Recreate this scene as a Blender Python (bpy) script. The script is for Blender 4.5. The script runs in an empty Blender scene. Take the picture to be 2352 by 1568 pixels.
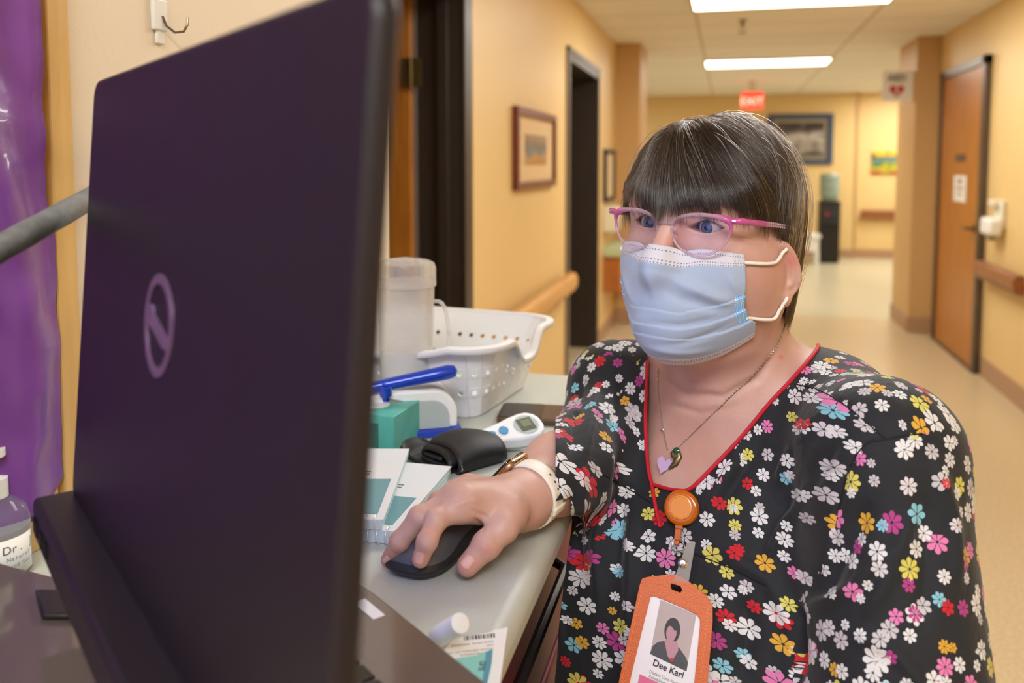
import bpy, math, random
import numpy as np
from mathutils import Vector, Matrix, noise
random.seed(7); np.random.seed(7)
SC = bpy.context.scene
COL = SC.collection
# ------------------------------------------------------------------ camera
FP, PX, PY, CZ = 1950.0, 1176.0, 521.0, 1.41
YAW, PIT = math.radians(14.18), math.radians(4.3)
cF = np.array([-math.sin(YAW)*math.cos(PIT), math.cos(YAW)*math.cos(PIT), -math.sin(PIT)])
cR = np.array([math.cos(YAW), math.sin(YAW), 0.0]); cU = np.cross(cR, cF); cC = np.array([0, 0, CZ])
def ray(x, y): return cF + cR*(x-PX)/FP + cU*(PY-y)/FP
def W(x, y, d): return cC + ray(x, y)*d
def onz(x, y, z): v = ray(x, y); return cC + v*((z-CZ)/v[2])
def onx(x, y, X): v = ray(x, y); return cC + v*(X/v[0])
cam = bpy.data.cameras.new('camera'); camo = bpy.data.objects.new('camera', cam); COL.objects.link(camo)
cam.sensor_width = 36; cam.lens = FP/2352*36; cam.shift_y = -(784-PY)/2352
cam.clip_start = 0.02; cam.clip_end = 60
M = Matrix(((cR[0], cU[0], -cF[0], 0), (cR[1], cU[1], -cF[1], 0), (cR[2], cU[2], -cF[2], CZ), (0, 0, 0, 1)))
camo.matrix_world = M
cam.dof.use_dof = True; cam.dof.focus_distance = 0.785; cam.dof.aperture_fstop = 4.6; cam.dof.aperture_blades = 0
SC.camera = camo
# ------------------------------------------------------------------ world, exposure
SC.view_settings.view_transform = 'Standard'; SC.view_settings.look = 'None'
SC.view_settings.gamma = 1; SC.view_settings.use_curve_mapping = False
SC.view_settings.exposure = 0.14
wd = bpy.data.worlds.new('world'); SC.world = wd; wd.use_nodes = True
wd.node_tree.nodes['Background'].inputs[0].default_value = (1.0, 0.93, 0.85, 1)
wd.node_tree.nodes['Background'].inputs[1].default_value = 0.35
def area(name, loc, sx, sy, power, col, rot=(0, 0, 0)):
    l = bpy.data.lights.new(name, 'AREA'); l.shape = 'RECTANGLE'; l.size = sx; l.size_y = sy
    l.energy = power; l.color = col
    o = bpy.data.objects.new(name, l); COL.objects.link(o); o.location = loc; o.rotation_euler = rot
    return o
WARM = (1.0, 0.97, 0.90); NEUT = (0.90, 0.96, 1.0)
CEIL_LIGHTS = [(2.68, 12.55, 26), (0.37, 9.15, 29), (0.37, 5.6, 29), (0.37, 2.3, 24), (0.1, -0.75, 34), (2.75, 11.5, 26), (-1.9, 11.0, 30)]
# (x, y, watts); the panel of each is built further down, its lamp sits right under it

# ------------------------------------------------------------------ helpers
def lin(c):
    return tuple(((v/255.0)/12.92 if v/255.0 <= 0.04045 else ((v/255.0+0.055)/1.055)**2.4) for v in c)
def mat(name, rgb, rough=0.6, metal=0.0, spec=0.5, noise_amt=0.0, noise_scale=20.0, bump=0.0, bump_scale=200.0,
        trans=0.0, ior=1.45, alpha=1.0, emit=None, estr=0.0, sss=0.0, coat=0.0, linear=False):
    m = bpy.data.materials.new(name); m.use_nodes = True
    nt = m.node_tree; b = nt.nodes['Principled BSDF']
    c = tuple(rgb) if linear else lin(rgb)
    b.inputs['Base Color'].default_value = (*c, 1); b.inputs['Roughness'].default_value = rough
    b.inputs['Metallic'].default_value = metal; b.inputs['Specular IOR Level'].default_value = spec
    b.inputs['Transmission Weight'].default_value = trans; b.inputs['IOR'].default_value = ior
    b.inputs['Alpha'].default_value = alpha; b.inputs['Coat Weight'].default_value = coat
    if sss: 
        b.inputs['Subsurface Weight'].default_value = sss; b.inputs['Subsurface Radius'].default_value = (0.010, 0.004, 0.002)
        b.inputs['Subsurface Scale'].default_value = 1.0
    if emit is not None:
        b.inputs['Emission Color'].default_value = (*lin(emit), 1); b.inputs['Emission Strength'].default_value = estr
    tc = nt.nodes.new('ShaderNodeTexCoord')
    if noise_amt > 0:
        n = nt.nodes.new('ShaderNodeTexNoise'); n.inputs['Scale'].default_value = noise_scale; n.inputs['Detail'].default_value = 6
        nt.links.new(tc.outputs['Object'], n.inputs['Vector'])
        mx = nt.nodes.new('ShaderNodeMix'); mx.data_type = 'RGBA'
        mx.inputs['A'].default_value = (*[min(1, v*(1-noise_amt)) for v in c], 1)
        mx.inputs['B'].default_value = (*[min(1, v*(1+noise_amt)) for v in c], 1)
        nt.links.new(n.outputs['Fac'], mx.inputs['Factor']); nt.links.new(mx.outputs['Result'], b.inputs['Base Color'])
    if bump > 0:
        n2 = nt.nodes.new('ShaderNodeTexNoise'); n2.inputs['Scale'].default_value = bump_scale; n2.inputs['Detail'].default_value = 4
        nt.links.new(tc.outputs['Object'], n2.inputs['Vector'])
        bp = nt.nodes.new('ShaderNodeBump'); bp.inputs['Strength'].default_value = bump; bp.inputs['Distance'].default_value = 0.002
        nt.links.new(n2.outputs['Fac'], bp.inputs['Height']); nt.links.new(bp.outputs['Normal'], b.inputs['Normal'])
    return m
def tag(o, label=None, cat=None, group=None, kind=None):
    if label: o['label'] = label
    if cat: o['category'] = cat
    if group: o['group'] = group
    if kind: o['kind'] = kind
    return o
def empty(name, loc, label, cat, group=None):
    o = bpy.data.objects.new(name, None); COL.objects.link(o); o.location = tuple(loc); o.empty_display_size = 0.02
    return tag(o, label, cat, group)
class MB:
    def __init__(s): s.v = []; s.f = []; s.m = []; s.mi = 0; s.X = Matrix()
    def add(s, vs, fs):
        o = len(s.v); s.v += [tuple(s.X @ Vector(tuple(map(float, v)))) for v in vs]
        s.f += [tuple(i+o for i in f) for f in fs]; s.m += [s.mi]*len(fs)
        return s
    def box(s, a, b):
        x0, y0, z0 = a; x1, y1, z1 = b
        return s.add([(x0,y0,z0),(x1,y0,z0),(x1,y1,z0),(x0,y1,z0),(x0,y0,z1),(x1,y0,z1),(x1,y1,z1),(x0,y1,z1)],
            [(0,3,2,1),(4,5,6,7),(0,1,5,4),(1,2,6,5),(2,3,7,6),(3,0,4,7)])
    def prism(s, poly, z0, z1):
        n = len(poly)
        return s.add([(x,y,z0) for x,y in poly]+[(x,y,z1) for x,y in poly],
            [tuple(range(n-1,-1,-1)), tuple(range(n,2*n))]+[(i,(i+1)%n,n+(i+1)%n,n+i) for i in range(n)])
    def lathe(s, prof, n=32, closed=False):
        vs = []; fs = []
        for r, z in prof:
            for k in range(n):
                a = 2*math.pi*k/n; vs.append((r*math.cos(a), r*math.sin(a), z))
        for i in range(len(prof)-1):
            for k in range(n):
                fs.append((i*n+k, i*n+(k+1)%n, (i+1)*n+(k+1)%n, (i+1)*n+k))
        if prof[0][0] > 1e-6: fs.append(tuple(range(n-1,-1,-1)))
        if prof[-1][0] > 1e-6: fs.append(tuple((len(prof)-1)*n+k for k in range(n)))
        return s.add(vs, fs)
    def tube(s, pts, rad, n=10, cap=True, flat=1.0, closed=False, up=None):
        pts = [Vector(tuple(map(float, p))) for p in pts]; N = len(pts)
        rr = rad if hasattr(rad, '__len__') else [rad]*N
        vs = []; fs = []
        t0 = (pts[1]-pts[0]).normalized()
        ref = Vector(up) if up is not None else (Vector((0,0,1)) if abs(t0.z) < 0.9 else Vector((1,0,0)))
        for i, p in enumerate(pts):
            if closed: t = (pts[(i+1) % N]-pts[i-1])
            else: t = (pts[min(i+1,N-1)]-pts[max(i-1,0)])
            t.normalize(); a = ref - t*ref.dot(t); a.normalize(); b = t.cross(a)
            if up is None: ref = a
            for k in range(n):
                an = 2*math.pi*k/n; vs.append(p + a*(math.cos(an)*rr[i]*flat) + b*(math.sin(an)*rr[i]))
        for i in range(N if closed else N-1):
            j = (i+1) % N
            for k in range(n): fs.append((i*n+k, i*n+(k+1)%n, j*n+(k+1)%n, j*n+k))
        if cap and not closed: fs += [tuple(range(n-1,-1,-1)), tuple((N-1)*n+k for k in range(n))]
        return s.add(vs, fs)
    def grid(s, P, closeu=False):
        nu = len(P); nv = len(P[0]); vs = [p for row in P for p in row]; fs = []
        for i in range(nu if closeu else nu-1):
            for j in range(nv-1):
                k = (i+1) % nu; fs.append((i*nv+j, k*nv+j, k*nv+j+1, i*nv+j+1))
        return s.add(vs, fs)
    def build(s, name, mats, parent=None, smooth=True, bevel=0.0, solid=0.0, sub=0, angle=40, seg=2):
        me = bpy.data.meshes.new(name); me.from_pydata(s.v, [], s.f); me.validate()
        o = bpy.data.objects.new(name, me); COL.objects.link(o)
        if not isinstance(mats, (list, tuple)): mats = [mats]
        for m_ in mats: me.materials.append(m_)
        if len(mats) > 1 and len(me.polygons) == len(s.m): me.polygons.foreach_set('material_index', s.m)
        if smooth:
            me.polygons.foreach_set('use_smooth', [True]*len(me.polygons))
            try: me.set_sharp_from_angle(angle=math.radians(angle))
            except Exception: pass
        if parent is not None:
            o.parent = parent; o.matrix_parent_inverse = Matrix()
            bpy_inv = Matrix.Translation(parent.location) @ parent.rotation_euler.to_matrix().to_4x4()
            if parent.parent is None and parent.get('_world', 0) == 1: pass
        if solid: md = o.modifiers.new('s', 'SOLIDIFY'); md.thickness = solid; md.offset = 0
        if sub: md = o.modifiers.new('u', 'SUBSURF'); md.levels = sub; md.render_levels = sub
        if bevel: md = o.modifiers.new('b', 'BEVEL'); md.width = bevel; md.segments = seg; md.limit_method = 'ANGLE'; md.angle_limit = math.radians(35)
        return o
def rootmat(o):
    M_ = Matrix.Translation(o.location) @ o.rotation_euler.to_matrix().to_4x4()
    return rootmat(o.parent) @ M_ if o.parent else M_
def wchild(mb, name, mats, root, **k):
    """mb holds world coordinates; the child is stored relative to its root"""
    inv = rootmat(root).inverted()
    mb.v = [tuple(inv @ Vector(v)) for v in mb.v]
    return mb.build(name, mats, root, **k)
def text(body, name, mt, parent, loc, rotM, size, align='CENTER', ext=0.0002, bold=False):
    cu = bpy.data.curves.new(name, 'FONT'); cu.body = body; cu.size = size; cu.align_x = align; cu.extrude = ext
    cu.materials.append(mt)
    if bold: cu.offset = size*0.02
    tmp = bpy.data.objects.new(name, cu); COL.objects.link(tmp)
    bpy.context.view_layer.update(); dg = bpy.context.evaluated_depsgraph_get()
    me = bpy.data.meshes.new_from_object(tmp.evaluated_get(dg)); bpy.data.objects.remove(tmp); me.name = name
    if not me.materials: me.materials.append(mt)
    o = bpy.data.objects.new(name, me); COL.objects.link(o)
    Mx = Matrix.Translation(Vector(tuple(loc))) @ rotM.to_4x4()
    if parent is not None:
        o.parent = parent; Mx = rootmat(parent).inverted() @ Mx
    o.matrix_local = Mx if parent is not None else Mx
    if parent is None: o.matrix_world = Mx
    return o
def frame3(xa, ya):
    xa = Vector(tuple(xa)).normalized(); ya = Vector(tuple(ya)); ya = (ya - xa*ya.dot(xa)).normalized(); za = xa.cross(ya)
    return Matrix(((xa.x, ya.x, za.x), (xa.y, ya.y, za.y), (xa.z, ya.z, za.z)))
def st(mb, name, mt, **k):
    return tag(mb.build(name, mt, **k), kind='structure')

# ------------------------------------------------------------------ materials of the place
wall_yel = mat('painted_wall_yellow', (229, 197, 136), 0.45, noise_amt=0.05, noise_scale=1.5, bump=0.15, bump_scale=120)
wall_bei = mat('painted_wall_beige', (234, 220, 198), 0.55, noise_amt=0.03, noise_scale=2, bump=0.15, bump_scale=120)
wall_tan = mat('painted_wall_tan', (204, 164, 110), 0.5, noise_amt=0.04, noise_scale=2)
base_mat = mat('vinyl_baseboard', (176, 140, 108), 0.5, noise_amt=0.05)
dark_frame = mat('dark_door_frame', (50, 40, 34), 0.4, noise_amt=0.15, noise_scale=6)
grey_edge = mat('grey_door_frame_edge', (116, 106, 98), 0.4)
def wood(name, c1, c2, scale=3.0, rough=0.35, axis='Z'):
    m = bpy.data.materials.new(name); m.use_nodes = True; nt = m.node_tree; b = nt.nodes['Principled BSDF']
    tc = nt.nodes.new('ShaderNodeTexCoord'); mp = nt.nodes.new('ShaderNodeMapping')
    mp.inputs['Scale'].default_value = {'Z': (14, 14, 1.2), 'Y': (14, 1.2, 14), 'X': (1.2, 14, 14)}[axis]
    n = nt.nodes.new('ShaderNodeTexNoise'); n.inputs['Scale'].default_value = scale; n.inputs['Detail'].default_value = 8
    n.inputs['Distortion'].default_value = 0.6
    cr = nt.nodes.new('ShaderNodeValToRGB'); cr.color_ramp.elements[0].position = 0.3; cr.color_ramp.elements[1].position = 0.7
    cr.color_ramp.elements[0].color = (*lin(c1), 1); cr.color_ramp.elements[1].color = (*lin(c2), 1)
    nt.links.new(tc.outputs['Object'], mp.inputs['Vector']); nt.links.new(mp.outputs['Vector'], n.inputs['Vector'])
    nt.links.new(n.outputs['Fac'], cr.inputs['Fac']); nt.links.new(cr.outputs['Color'], b.inputs['Base Color'])
    b.inputs['Roughness'].default_value = rough
    return m
door_wood = wood('oak_door_veneer', (160, 94, 26), (194, 126, 46))
rail_wood = wood('light_handrail_wood', (196, 140, 66), (222, 168, 92), axis='Y')
rail_dark = wood('brown_handrail_wood', (128, 74, 40), (158, 98, 56), axis='Y')
trim_wood = wood('pale_window_trim', (206, 164, 96), (224, 186, 122))
def floor_mat():
    m = bpy.data.materials.new('speckled_vinyl_floor'); m.use_nodes = True; nt = m.node_tree; b = nt.nodes['Principled BSDF']
    tc = nt.nodes.new('ShaderNodeTexCoord'); sp = nt.nodes.new('ShaderNodeSeparateXYZ'); nt.links.new(tc.outputs['Object'], sp.inputs[0])
    def N(scale, det):
        n = nt.nodes.new('ShaderNodeTexNoise'); n.inputs['Scale'].default_value = scale; n.inputs['Detail'].default_value = det
        nt.links.new(tc.outputs['Object'], n.inputs['Vector']); return n
    fine = N(90, 5); big = N(1.3, 3)
    cr = nt.nodes.new('ShaderNodeValToRGB'); cr.color_ramp.elements[0].position = 0.38; cr.color_ramp.elements[1].position = 0.64
    cr.color_ramp.elements[0].color = (*lin((182, 160, 124)), 1); cr.color_ramp.elements[1].color = (*lin((208, 188, 152)), 1)
    nt.links.new(fine.outputs['Fac'], cr.inputs['Fac'])
    cr2 = nt.nodes.new('ShaderNodeValToRGB'); cr2.color_ramp.elements[0].position = 0.38; cr2.color_ramp.elements[1].position = 0.64
    cr2.color_ramp.elements[0].color = (*lin((188, 178, 150)), 1); cr2.color_ramp.elements[1].color = (*lin((210, 202, 176)), 1)
    nt.links.new(fine.outputs['Fac'], cr2.inputs['Fac'])
    # the lobby (y > 8.3) has a paler sheet than the corridor
    gt = nt.nodes.new('ShaderNodeMath'); gt.operation = 'GREATER_THAN'; gt.inputs[1].default_value = 8.2
    nt.links.new(sp.outputs['Y'], gt.inputs[0])
    mx = nt.nodes.new('ShaderNodeMix'); mx.data_type = 'RGBA'; nt.links.new(gt.outputs[0], mx.inputs['Factor'])
    nt.links.new(cr.outputs['Color'], mx.inputs['A']); nt.links.new(cr2.outputs['Color'], mx.inputs['B'])
    nt.links.new(mx.outputs['Result'], b.inputs['Base Color'])
    rr = nt.nodes.new('ShaderNodeMapRange'); rr.inputs['To Min'].default_value = 0.22; rr.inputs['To Max'].default_value = 0.42
    nt.links.new(big.outputs['Fac'], rr.inputs['Value']); nt.links.new(rr.outputs['Result'], b.inputs['Roughness'])
    return m
def ceil_mat():
    m = bpy.data.materials.new('ceiling_tiles'); m.use_nodes = True; nt = m.node_tree; b = nt.nodes['Principled BSDF']
    tc = nt.nodes.new('ShaderNodeTexCoord'); mp = nt.nodes.new('ShaderNodeMapping'); mp.inputs['Location'].default_value = (0.23, 0.55, 0)
    br = nt.nodes.new('ShaderNodeTexBrick'); br.offset = 0.0; br.inputs['Scale'].default_value = 1.0
    br.inputs['Brick Width'].default_value = 1.2; br.inputs['Row Height'].default_value = 0.6; br.inputs['Mortar Size'].default_value = 0.011
    br.inputs['Mortar Smooth'].default_value = 0.2
    br.inputs['Color1'].default_value = (*lin((244, 240, 232)), 1); br.inputs['Color2'].default_value = (*lin((240, 235, 226)), 1)
    br.inputs['Mortar'].default_value = (*lin((206, 190, 160)), 1)
    nt.links.new(tc.outputs['Object'], mp.inputs['Vector']); nt.links.new(mp.outputs['Vector'], br.inputs['Vector'])
    nt.links.new(br.outputs['Color'], b.inputs['Base Color']); b.inputs['Roughness'].default_value = 0.9
    return m
# ------------------------------------------------------------------ setting
XL, XN, XR, HC = -0.95, -0.60, 1.67, 2.44
st(MB().box((-5, -3.2, -0.1), (5, 14.2, 0)), 'floor', floor_mat())
st(MB().box((-5, -3.2, HC), (5, 14.2, HC+0.1)), 'ceiling', ceil_mat())
w = MB()                                          # corridor wall on the left, with two door openings
D1 = (2.2, 3.05); D2 = (5.12, 6.40); DH = 2.07
w.box((XL-0.15, 1.45, 0), (XL, D1[0], HC)); w.box((XL-0.15, D1[0], DH), (XL, D1[1], HC))
w.box((XL-0.15, D1[1], 0), (XL, D2[0], HC)); w.box((XL-0.15, D2[0], DH), (XL, D2[1], HC)); w.box((XL-0.15, D2[1], 0), (XL, 7.45, HC))
st(w, 'wall_left', wall_yel)
w = MB().box((XN-0.5, -3.2, 0), (XN, 1.45, HC)); st(w, 'wall_left_near', wall_bei)
st(MB().box((XR, -3.2, 0), (XR+0.15, 7.6, HC)), 'wall_right', wall_yel)
st(MB().box((-5, 13.4, 0), (1.85, 13.55, HC)).box((1.85, 13.5, 0), (5, 13.65, HC)), 'wall_back', wall_yel)
st(MB().box((-5, -3.2, 0), (5, -3.05, HC)), 'wall_behind', wall_yel)
st(MB().box((-4.9, 7.6, 0), (-4.75, 13.5, HC)).box((-4.75, 7.45, 0), (XL-0.15, 7.6, HC)), 'wall_lobby_left', wall_yel)
st(MB().box((4.75, 7.6, 0), (4.9, 13.6, HC)).box((XR+0.15, 7.6, 0), (4.75, 7.75, HC)), 'wall_lobby_right', wall_yel)
st(MB().box((-4.2, 1.3, 0), (-4.05, 6.9, HC)).box((-4.05, 1.45, 0), (XL-0.15, 1.55, HC)).box((-4.05, 4.0, 0), (XL-0.15, 4.1, HC)), 'wall_side_rooms', wall_bei)
st(MB().box((XL, 7.45, 0), (-0.74, 8.05, HC)), 'trim_1', wall_tan)                # pilaster on the left
p = MB().box((1.49, 7.62, 0), (XR+0.1, 8.35, HC)); st(p, 'trim_2', wall_tan)     # pilaster on the right
bb = MB()
bb.box((XL, D1[1]+0.02, 0), (XL+0.012, D2[0], 0.11)); bb.box((XL, D2[1], 0), (XL+0.012, 7.45, 0.11))
bb.box((XL, 7.438, 0), (-0.73, 7.45, 0.13)); st(bb, 'baseboard_left', base_mat)
bb = MB().box((XR-0.012, -3.0, 0), (XR, 6.15, 0.13)).box((XR-0.012, 7.48, 0), (XR, 7.62, 0.13))
bb.box((1.475, 7.605, 0), (XR, 7.62, 0.13)).box((1.475, 7.62, 0), (1.49, 8.35, 0.13)); st(bb, 'baseboard_right', base_mat)
st(MB().box((-4.7, 13.385, 0), (1.85, 13.4, 0.13)).box((1.85, 13.485, 0), (4.7, 13.5, 0.13)), 'baseboard_back', base_mat)
st(MB().box((1.835, 13.38, 0.13), (1.865, 13.5, HC)), 'trim_3', wall_tan)
# door 1: dark jambs, open oak leaf, hinges
d = MB()
d.box((XL-0.17, D1[1]-0.04, 0), (XL+0.012, D1[1]+0.0, DH)); d.box((XL-0.17, D1[0], 0), (XL+0.012, D1[0]+0.04, DH))
d.box((XL-0.17, D1[0], DH-0.04), (XL+0.012, D1[1], DH)); d.box((XL-0.09, D1[1]-0.06, 0), (XL-0.05, D1[1]-0.04, DH))
d.box((XL-0.001, D1[1]-0.045, 0), (XL+0.014, D1[1]+0.05, DH+0.05)); d.box((XL-0.001, D1[0]-0.05, 0), (XL+0.014, D1[0]+0.045, DH+0.05))
d.box((XL-0.001, D1[0], DH-0.045), (XL+0.014, D1[1], DH+0.05))
frm = st(d, 'door_frame_1', dark_frame, bevel=0.002)
leaf = MB().box((XL-1.07, D1[1]-0.09, 0.01), (XL-0.185, D1[1]-0.045, DH-0.05))
dl = st(leaf, 'door_1', door_wood, bevel=0.002)
brass = mat('aged_brass', (120, 100, 62), 0.4, metal=0.8, noise_amt=0.2)
alu = mat('aluminium_strip', (150, 144, 138), 0.35, metal=0.6)
MB().box((XL-0.185, D1[1]-0.062, 0.01), (XL-0.172, D1[1]-0.046, DH-0.05)).build('door_edge_strip', alu, dl)
for z in (1.74, 0.93, 0.25):
    h = MB().box((XL-0.215, D1[1]-0.1, z-0.052), (XL-0.14, D1[1]-0.088, z+0.052))
    h.X = Matrix.Translation((XL-0.178, D1[1]-0.1, z-0.055)); h.lathe([(0.007, 0), (0.007, 0.11)], 10)
    h.build('door_hinge', brass, dl)
# door 2: open doorway further on
d = MB()
d.box((XL-0.2, D2[1]-0.05, 0), (XL+0.014, D2[1], DH)); d.box((XL-0.2, D2[0], 0), (XL+0.014, D2[0]+0.03, DH))
d.box((XL-0.2, D2[0], DH-0.04), (XL+0.014, D2[1], DH+0.03))
st(d, 'door_frame_2', dark_frame, bevel=0.002)
d = MB(); d.box((XL-0.001, D2[0]-0.03, 0), (XL+0.018, D2[0]+0.012, DH+0.045)); d.box((XL-0.001, D2[0]-0.03, DH+0.015), (XL+0.018, D2[1]+0.02, DH+0.045))
st(d, 'door_trim_2', grey_edge, bevel=0.002)
# window seen in the side room through the second doorway
win_m = mat('daylight_pane', (190, 215, 235), 0.2, emit=(170, 205, 235), estr=1.2)
wn = st(MB().box((-4.05, 4.6, 0.9), (-4.03, 6.5, 2.0)), 'window_1', win_m)
fr = MB()
for y in (4.57, 5.53, 6.5): fr.box((-4.05, y-0.03, 0.86), (-3.99, y+0.03, 2.04))
for z in (0.86, 2.0): fr.box((-4.05, 4.55, z), (-3.99, 6.53, z+0.05))
fr.build('window_frame', alu, wn)
# door 3: closed oak door on the right wall
d = st(MB().box((XR-0.03, 6.27, 0.01), (XR+0.01, 7.36, 2.06)), 'door_3', door_wood)
f3 = mat('worn_dark_steel_frame', (92, 78, 66), 0.35, metal=0.4, noise_amt=0.3, noise_scale=9)
fr = MB().box((XR-0.045, 6.2, 0), (XR+0.01, 6.27, 2.12)).box((XR-0.045, 7.36, 0), (XR+0.01, 7.42, 2.12)).box((XR-0.045, 6.2, 2.06), (XR+0.01, 7.42, 2.12))
fr.build('door_frame', f3, d, bevel=0.003)
hd = MB(); hd.X = Matrix.Translation((XR-0.03, 6.36, 0.965)) @ Matrix.Rotation(-math.pi/2, 4, 'Y')
hd.lathe([(0.03, 0), (0.03, 0.008), (0.011, 0.012), (0.011, 0.05)], 16); hd.X = Matrix()
hd.tube([(XR-0.08, 6.35, 0.965), (XR-0.085, 6.42, 0.965), (XR-0.08, 6.47, 0.962)], [0.011, 0.009, 0.007], 8)
hd.build('door_handle', brass, d)
MB().box((XR-0.036, 6.66, 1.42), (XR-0.030, 6.90, 1.475)).build('door_number_plate', mat('brown_plate', (84, 62, 60), 0.4), d, bevel=0.002)
st(MB().box((XR-0.05, 6.2, 0), (XR-0.0, 7.42, 0.012)), 'trim_4', f3)
# ------------------------------------------------------------------ things on and beside the corridor walls
ink = mat('black_ink', (24, 24, 28), 0.6); ink_grey = mat('grey_ink', (110, 110, 116), 0.6)
paper = mat('white_paper', (238, 236, 230), 0.7); red_ink = mat('red_ink', (196, 40, 40), 0.6)
white_pl = mat('white_plastic', (236, 236, 232), 0.35); off_white = mat('off_white_paint', (226, 220, 200), 0.5)
tube_mat = mat('light_diffuser', (255, 252, 240), 0.5, emit=(255, 250, 238), estr=5.0)
alu_w = mat('white_metal_frame', (214, 204, 186), 0.5)
for i, (x, y, pw) in enumerate(CEIL_LIGHTS):
    lab = ['far ceiling light glimpsed left of the red heart sign', 'rectangular fluorescent light in the ceiling just before the exit sign',
           'rectangular fluorescent light at the top edge of the ceiling, above the dark doorway', 'fluorescent ceiling light above and behind the woman',
           'fluorescent ceiling light above the medication cart', 'small far ceiling light just above the red heart sign', 'ceiling light in the left arm of the lobby'][i]
    r = empty('ceiling_light', (x, y, HC), lab, 'ceiling light')
    MB().box((-0.6, -0.3, -0.012), (0.6, 0.3, -0.004)).build('diffuser', tube_mat, r)
    f = MB(); f.box((-0.62, -0.32, -0.016), (-0.6, 0.32, -0.0)); f.box((0.6, -0.32, -0.016), (0.62, 0.32, 0)); f.box((-0.6, -0.32, -0.016), (0.6, -0.3, 0)); f.box((-0.6, 0.3, -0.016), (0.6, 0.32, 0))
    f.build('frame', alu_w, r)
    a = area('ceiling_lamp', (0, 0, -0.02), 1.15, 0.56, pw, WARM if y > 3 else NEUT); a.parent = r
# sprinkler
r = empty('sprinkler', (0.09, 6.45, HC), 'small sprinkler head hanging from the ceiling tiles', 'sprinkler')
m = MB().lathe([(0.035, 0), (0.035, -0.004), (0.012, -0.01), (0.01, -0.045), (0.006, -0.05)], 16)
m.tube([(0.01, 0, -0.04), (0.02, 0, -0.06), (0.012, 0, -0.085), (0, 0, -0.09)], 0.003, 6); m.tube([(-0.01, 0, -0.04), (-0.02, 0, -0.06), (-0.012, 0, -0.085), (0, 0, -0.09)], 0.003, 6)
m.build('sprinkler_body', brass, r); MB().lathe([(0.0, -0.088), (0.026, -0.09), (0.026, -0.094), (0, -0.095)], 16).build('deflector', brass, r)
# exit sign
r = empty('exit_sign', (0.29, 11.2, 2.19), 'red lit EXIT sign hanging from the corridor ceiling', 'exit sign')
sg = MB().box((-0.135, -0.025, -0.10), (0.135, 0.025, 0.11)); sg.build('housing', mat('exit_red', (225, 60, 40), 0.5, emit=(235, 52, 36), estr=1.6), r, bevel=0.008)
MB().box((-0.04, -0.015, 0.11), (0.04, 0.015, 0.25)).build('stem', off_white, r)
text('EXIT', 'lettering', mat('exit_letters', (255, 220, 200), 0.5, emit=(255, 190, 160), estr=1.8), r, Vector(r.location)+Vector((0, -0.027, -0.052)), frame3((1, 0, 0), (0, 0, 1)), 0.135, ext=0.001)
# defibrillator sign
r = empty('wall_sign', (1.49, 7.75, 2.05), 'white sign with a red heart standing out from the right pilaster', 'sign')
MB().box((-0.235, -0.006, -0.12), (0, 0.006, 0.13)).build('panel', paper, r, bevel=0.001)
hp = []
for k in range(40):
    t = 2*math.pi*k/40; hp.append((0.0036*16*math.sin(t)**3-0.125, 0.0036*(13*math.cos(t)-5*math.cos(2*t)-2*math.cos(3*t)-math.cos(4*t))-0.035))
m = MB(); m.X = Matrix(((1,0,0,0),(0,0,1,0),(0,1,0,0),(0,0,0,1))); m.prism(hp, -0.010, -0.006); m.build('heart', red_ink, r)
text('AED', 'lettering', ink, r, Vector(r.location)+Vector((-0.125, -0.008, 0.045)), frame3((1, 0, 0), (0, 0, 1)), 0.075, ext=0.001, bold=True)
m = MB(); m.X = Matrix(((1,0,0,0),(0,0,1,0),(0,1,0,0),(0,0,0,1)))
m.prism([(-0.115, 0.0), (-0.142, -0.045), (-0.126, -0.045), (-0.136, -0.085), (-0.106, -0.035), (-0.122, -0.035)], -0.012, -0.010); m.build('bolt', paper, r)
# framed pictures
def picture_mat(name, bands):
    m = bpy.data.materials.new(name); m.use_nodes = True; nt = m.node_tree; b = nt.nodes['Principled BSDF']
    tc = nt.nodes.new('ShaderNodeTexCoord'); n = nt.nodes.new('ShaderNodeTexNoise'); n.inputs['Scale'].default_value = 3.2; n.inputs['Detail'].default_value = 5
    nt.links.new(tc.outputs['Generated'], n.inputs['Vector'])
    sp = nt.nodes.new('ShaderNodeSeparateXYZ'); nt.links.new(tc.outputs['Generated'], sp.inputs[0])
    ad = nt.nodes.new('ShaderNodeMath'); ad.operation = 'MULTIPLY_ADD'; ad.inputs[1].default_value = 0.9; nt.links.new(n.outputs['Fac'], ad.inputs[0])
    mu = nt.nodes.new('ShaderNodeMath'); mu.operation = 'MULTIPLY_ADD'; mu.inputs[1].default_value = 0.8; mu.inputs[2].default_value = -0.35; nt.links.new(sp.outputs['Z'], mu.inputs[0]); nt.links.new(mu.outputs[0], ad.inputs[2])
    cr = nt.nodes.new('ShaderNodeValToRGB'); el = cr.color_ramp.elements; el[0].color = (*lin(bands[0]), 1); el[0].position = 0.15
    el[1].color = (*lin(bands[-1]), 1); el[1].position = 0.85
    for i, c in enumerate(bands[1:-1]): e = el.new(0.15+0.7*(i+1)/(len(bands)-1)); e.color = (*lin(c), 1)
    nt.links.new(ad.outputs[0], cr.inputs['Fac']); nt.links.new(cr.outputs['Color'], b.inputs['Base Color']); b.inputs['Roughness'].default_value = 0.35
    return m
cherry = wood('red_brown_frame_wood', (96, 34, 26), (122, 48, 36))
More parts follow.
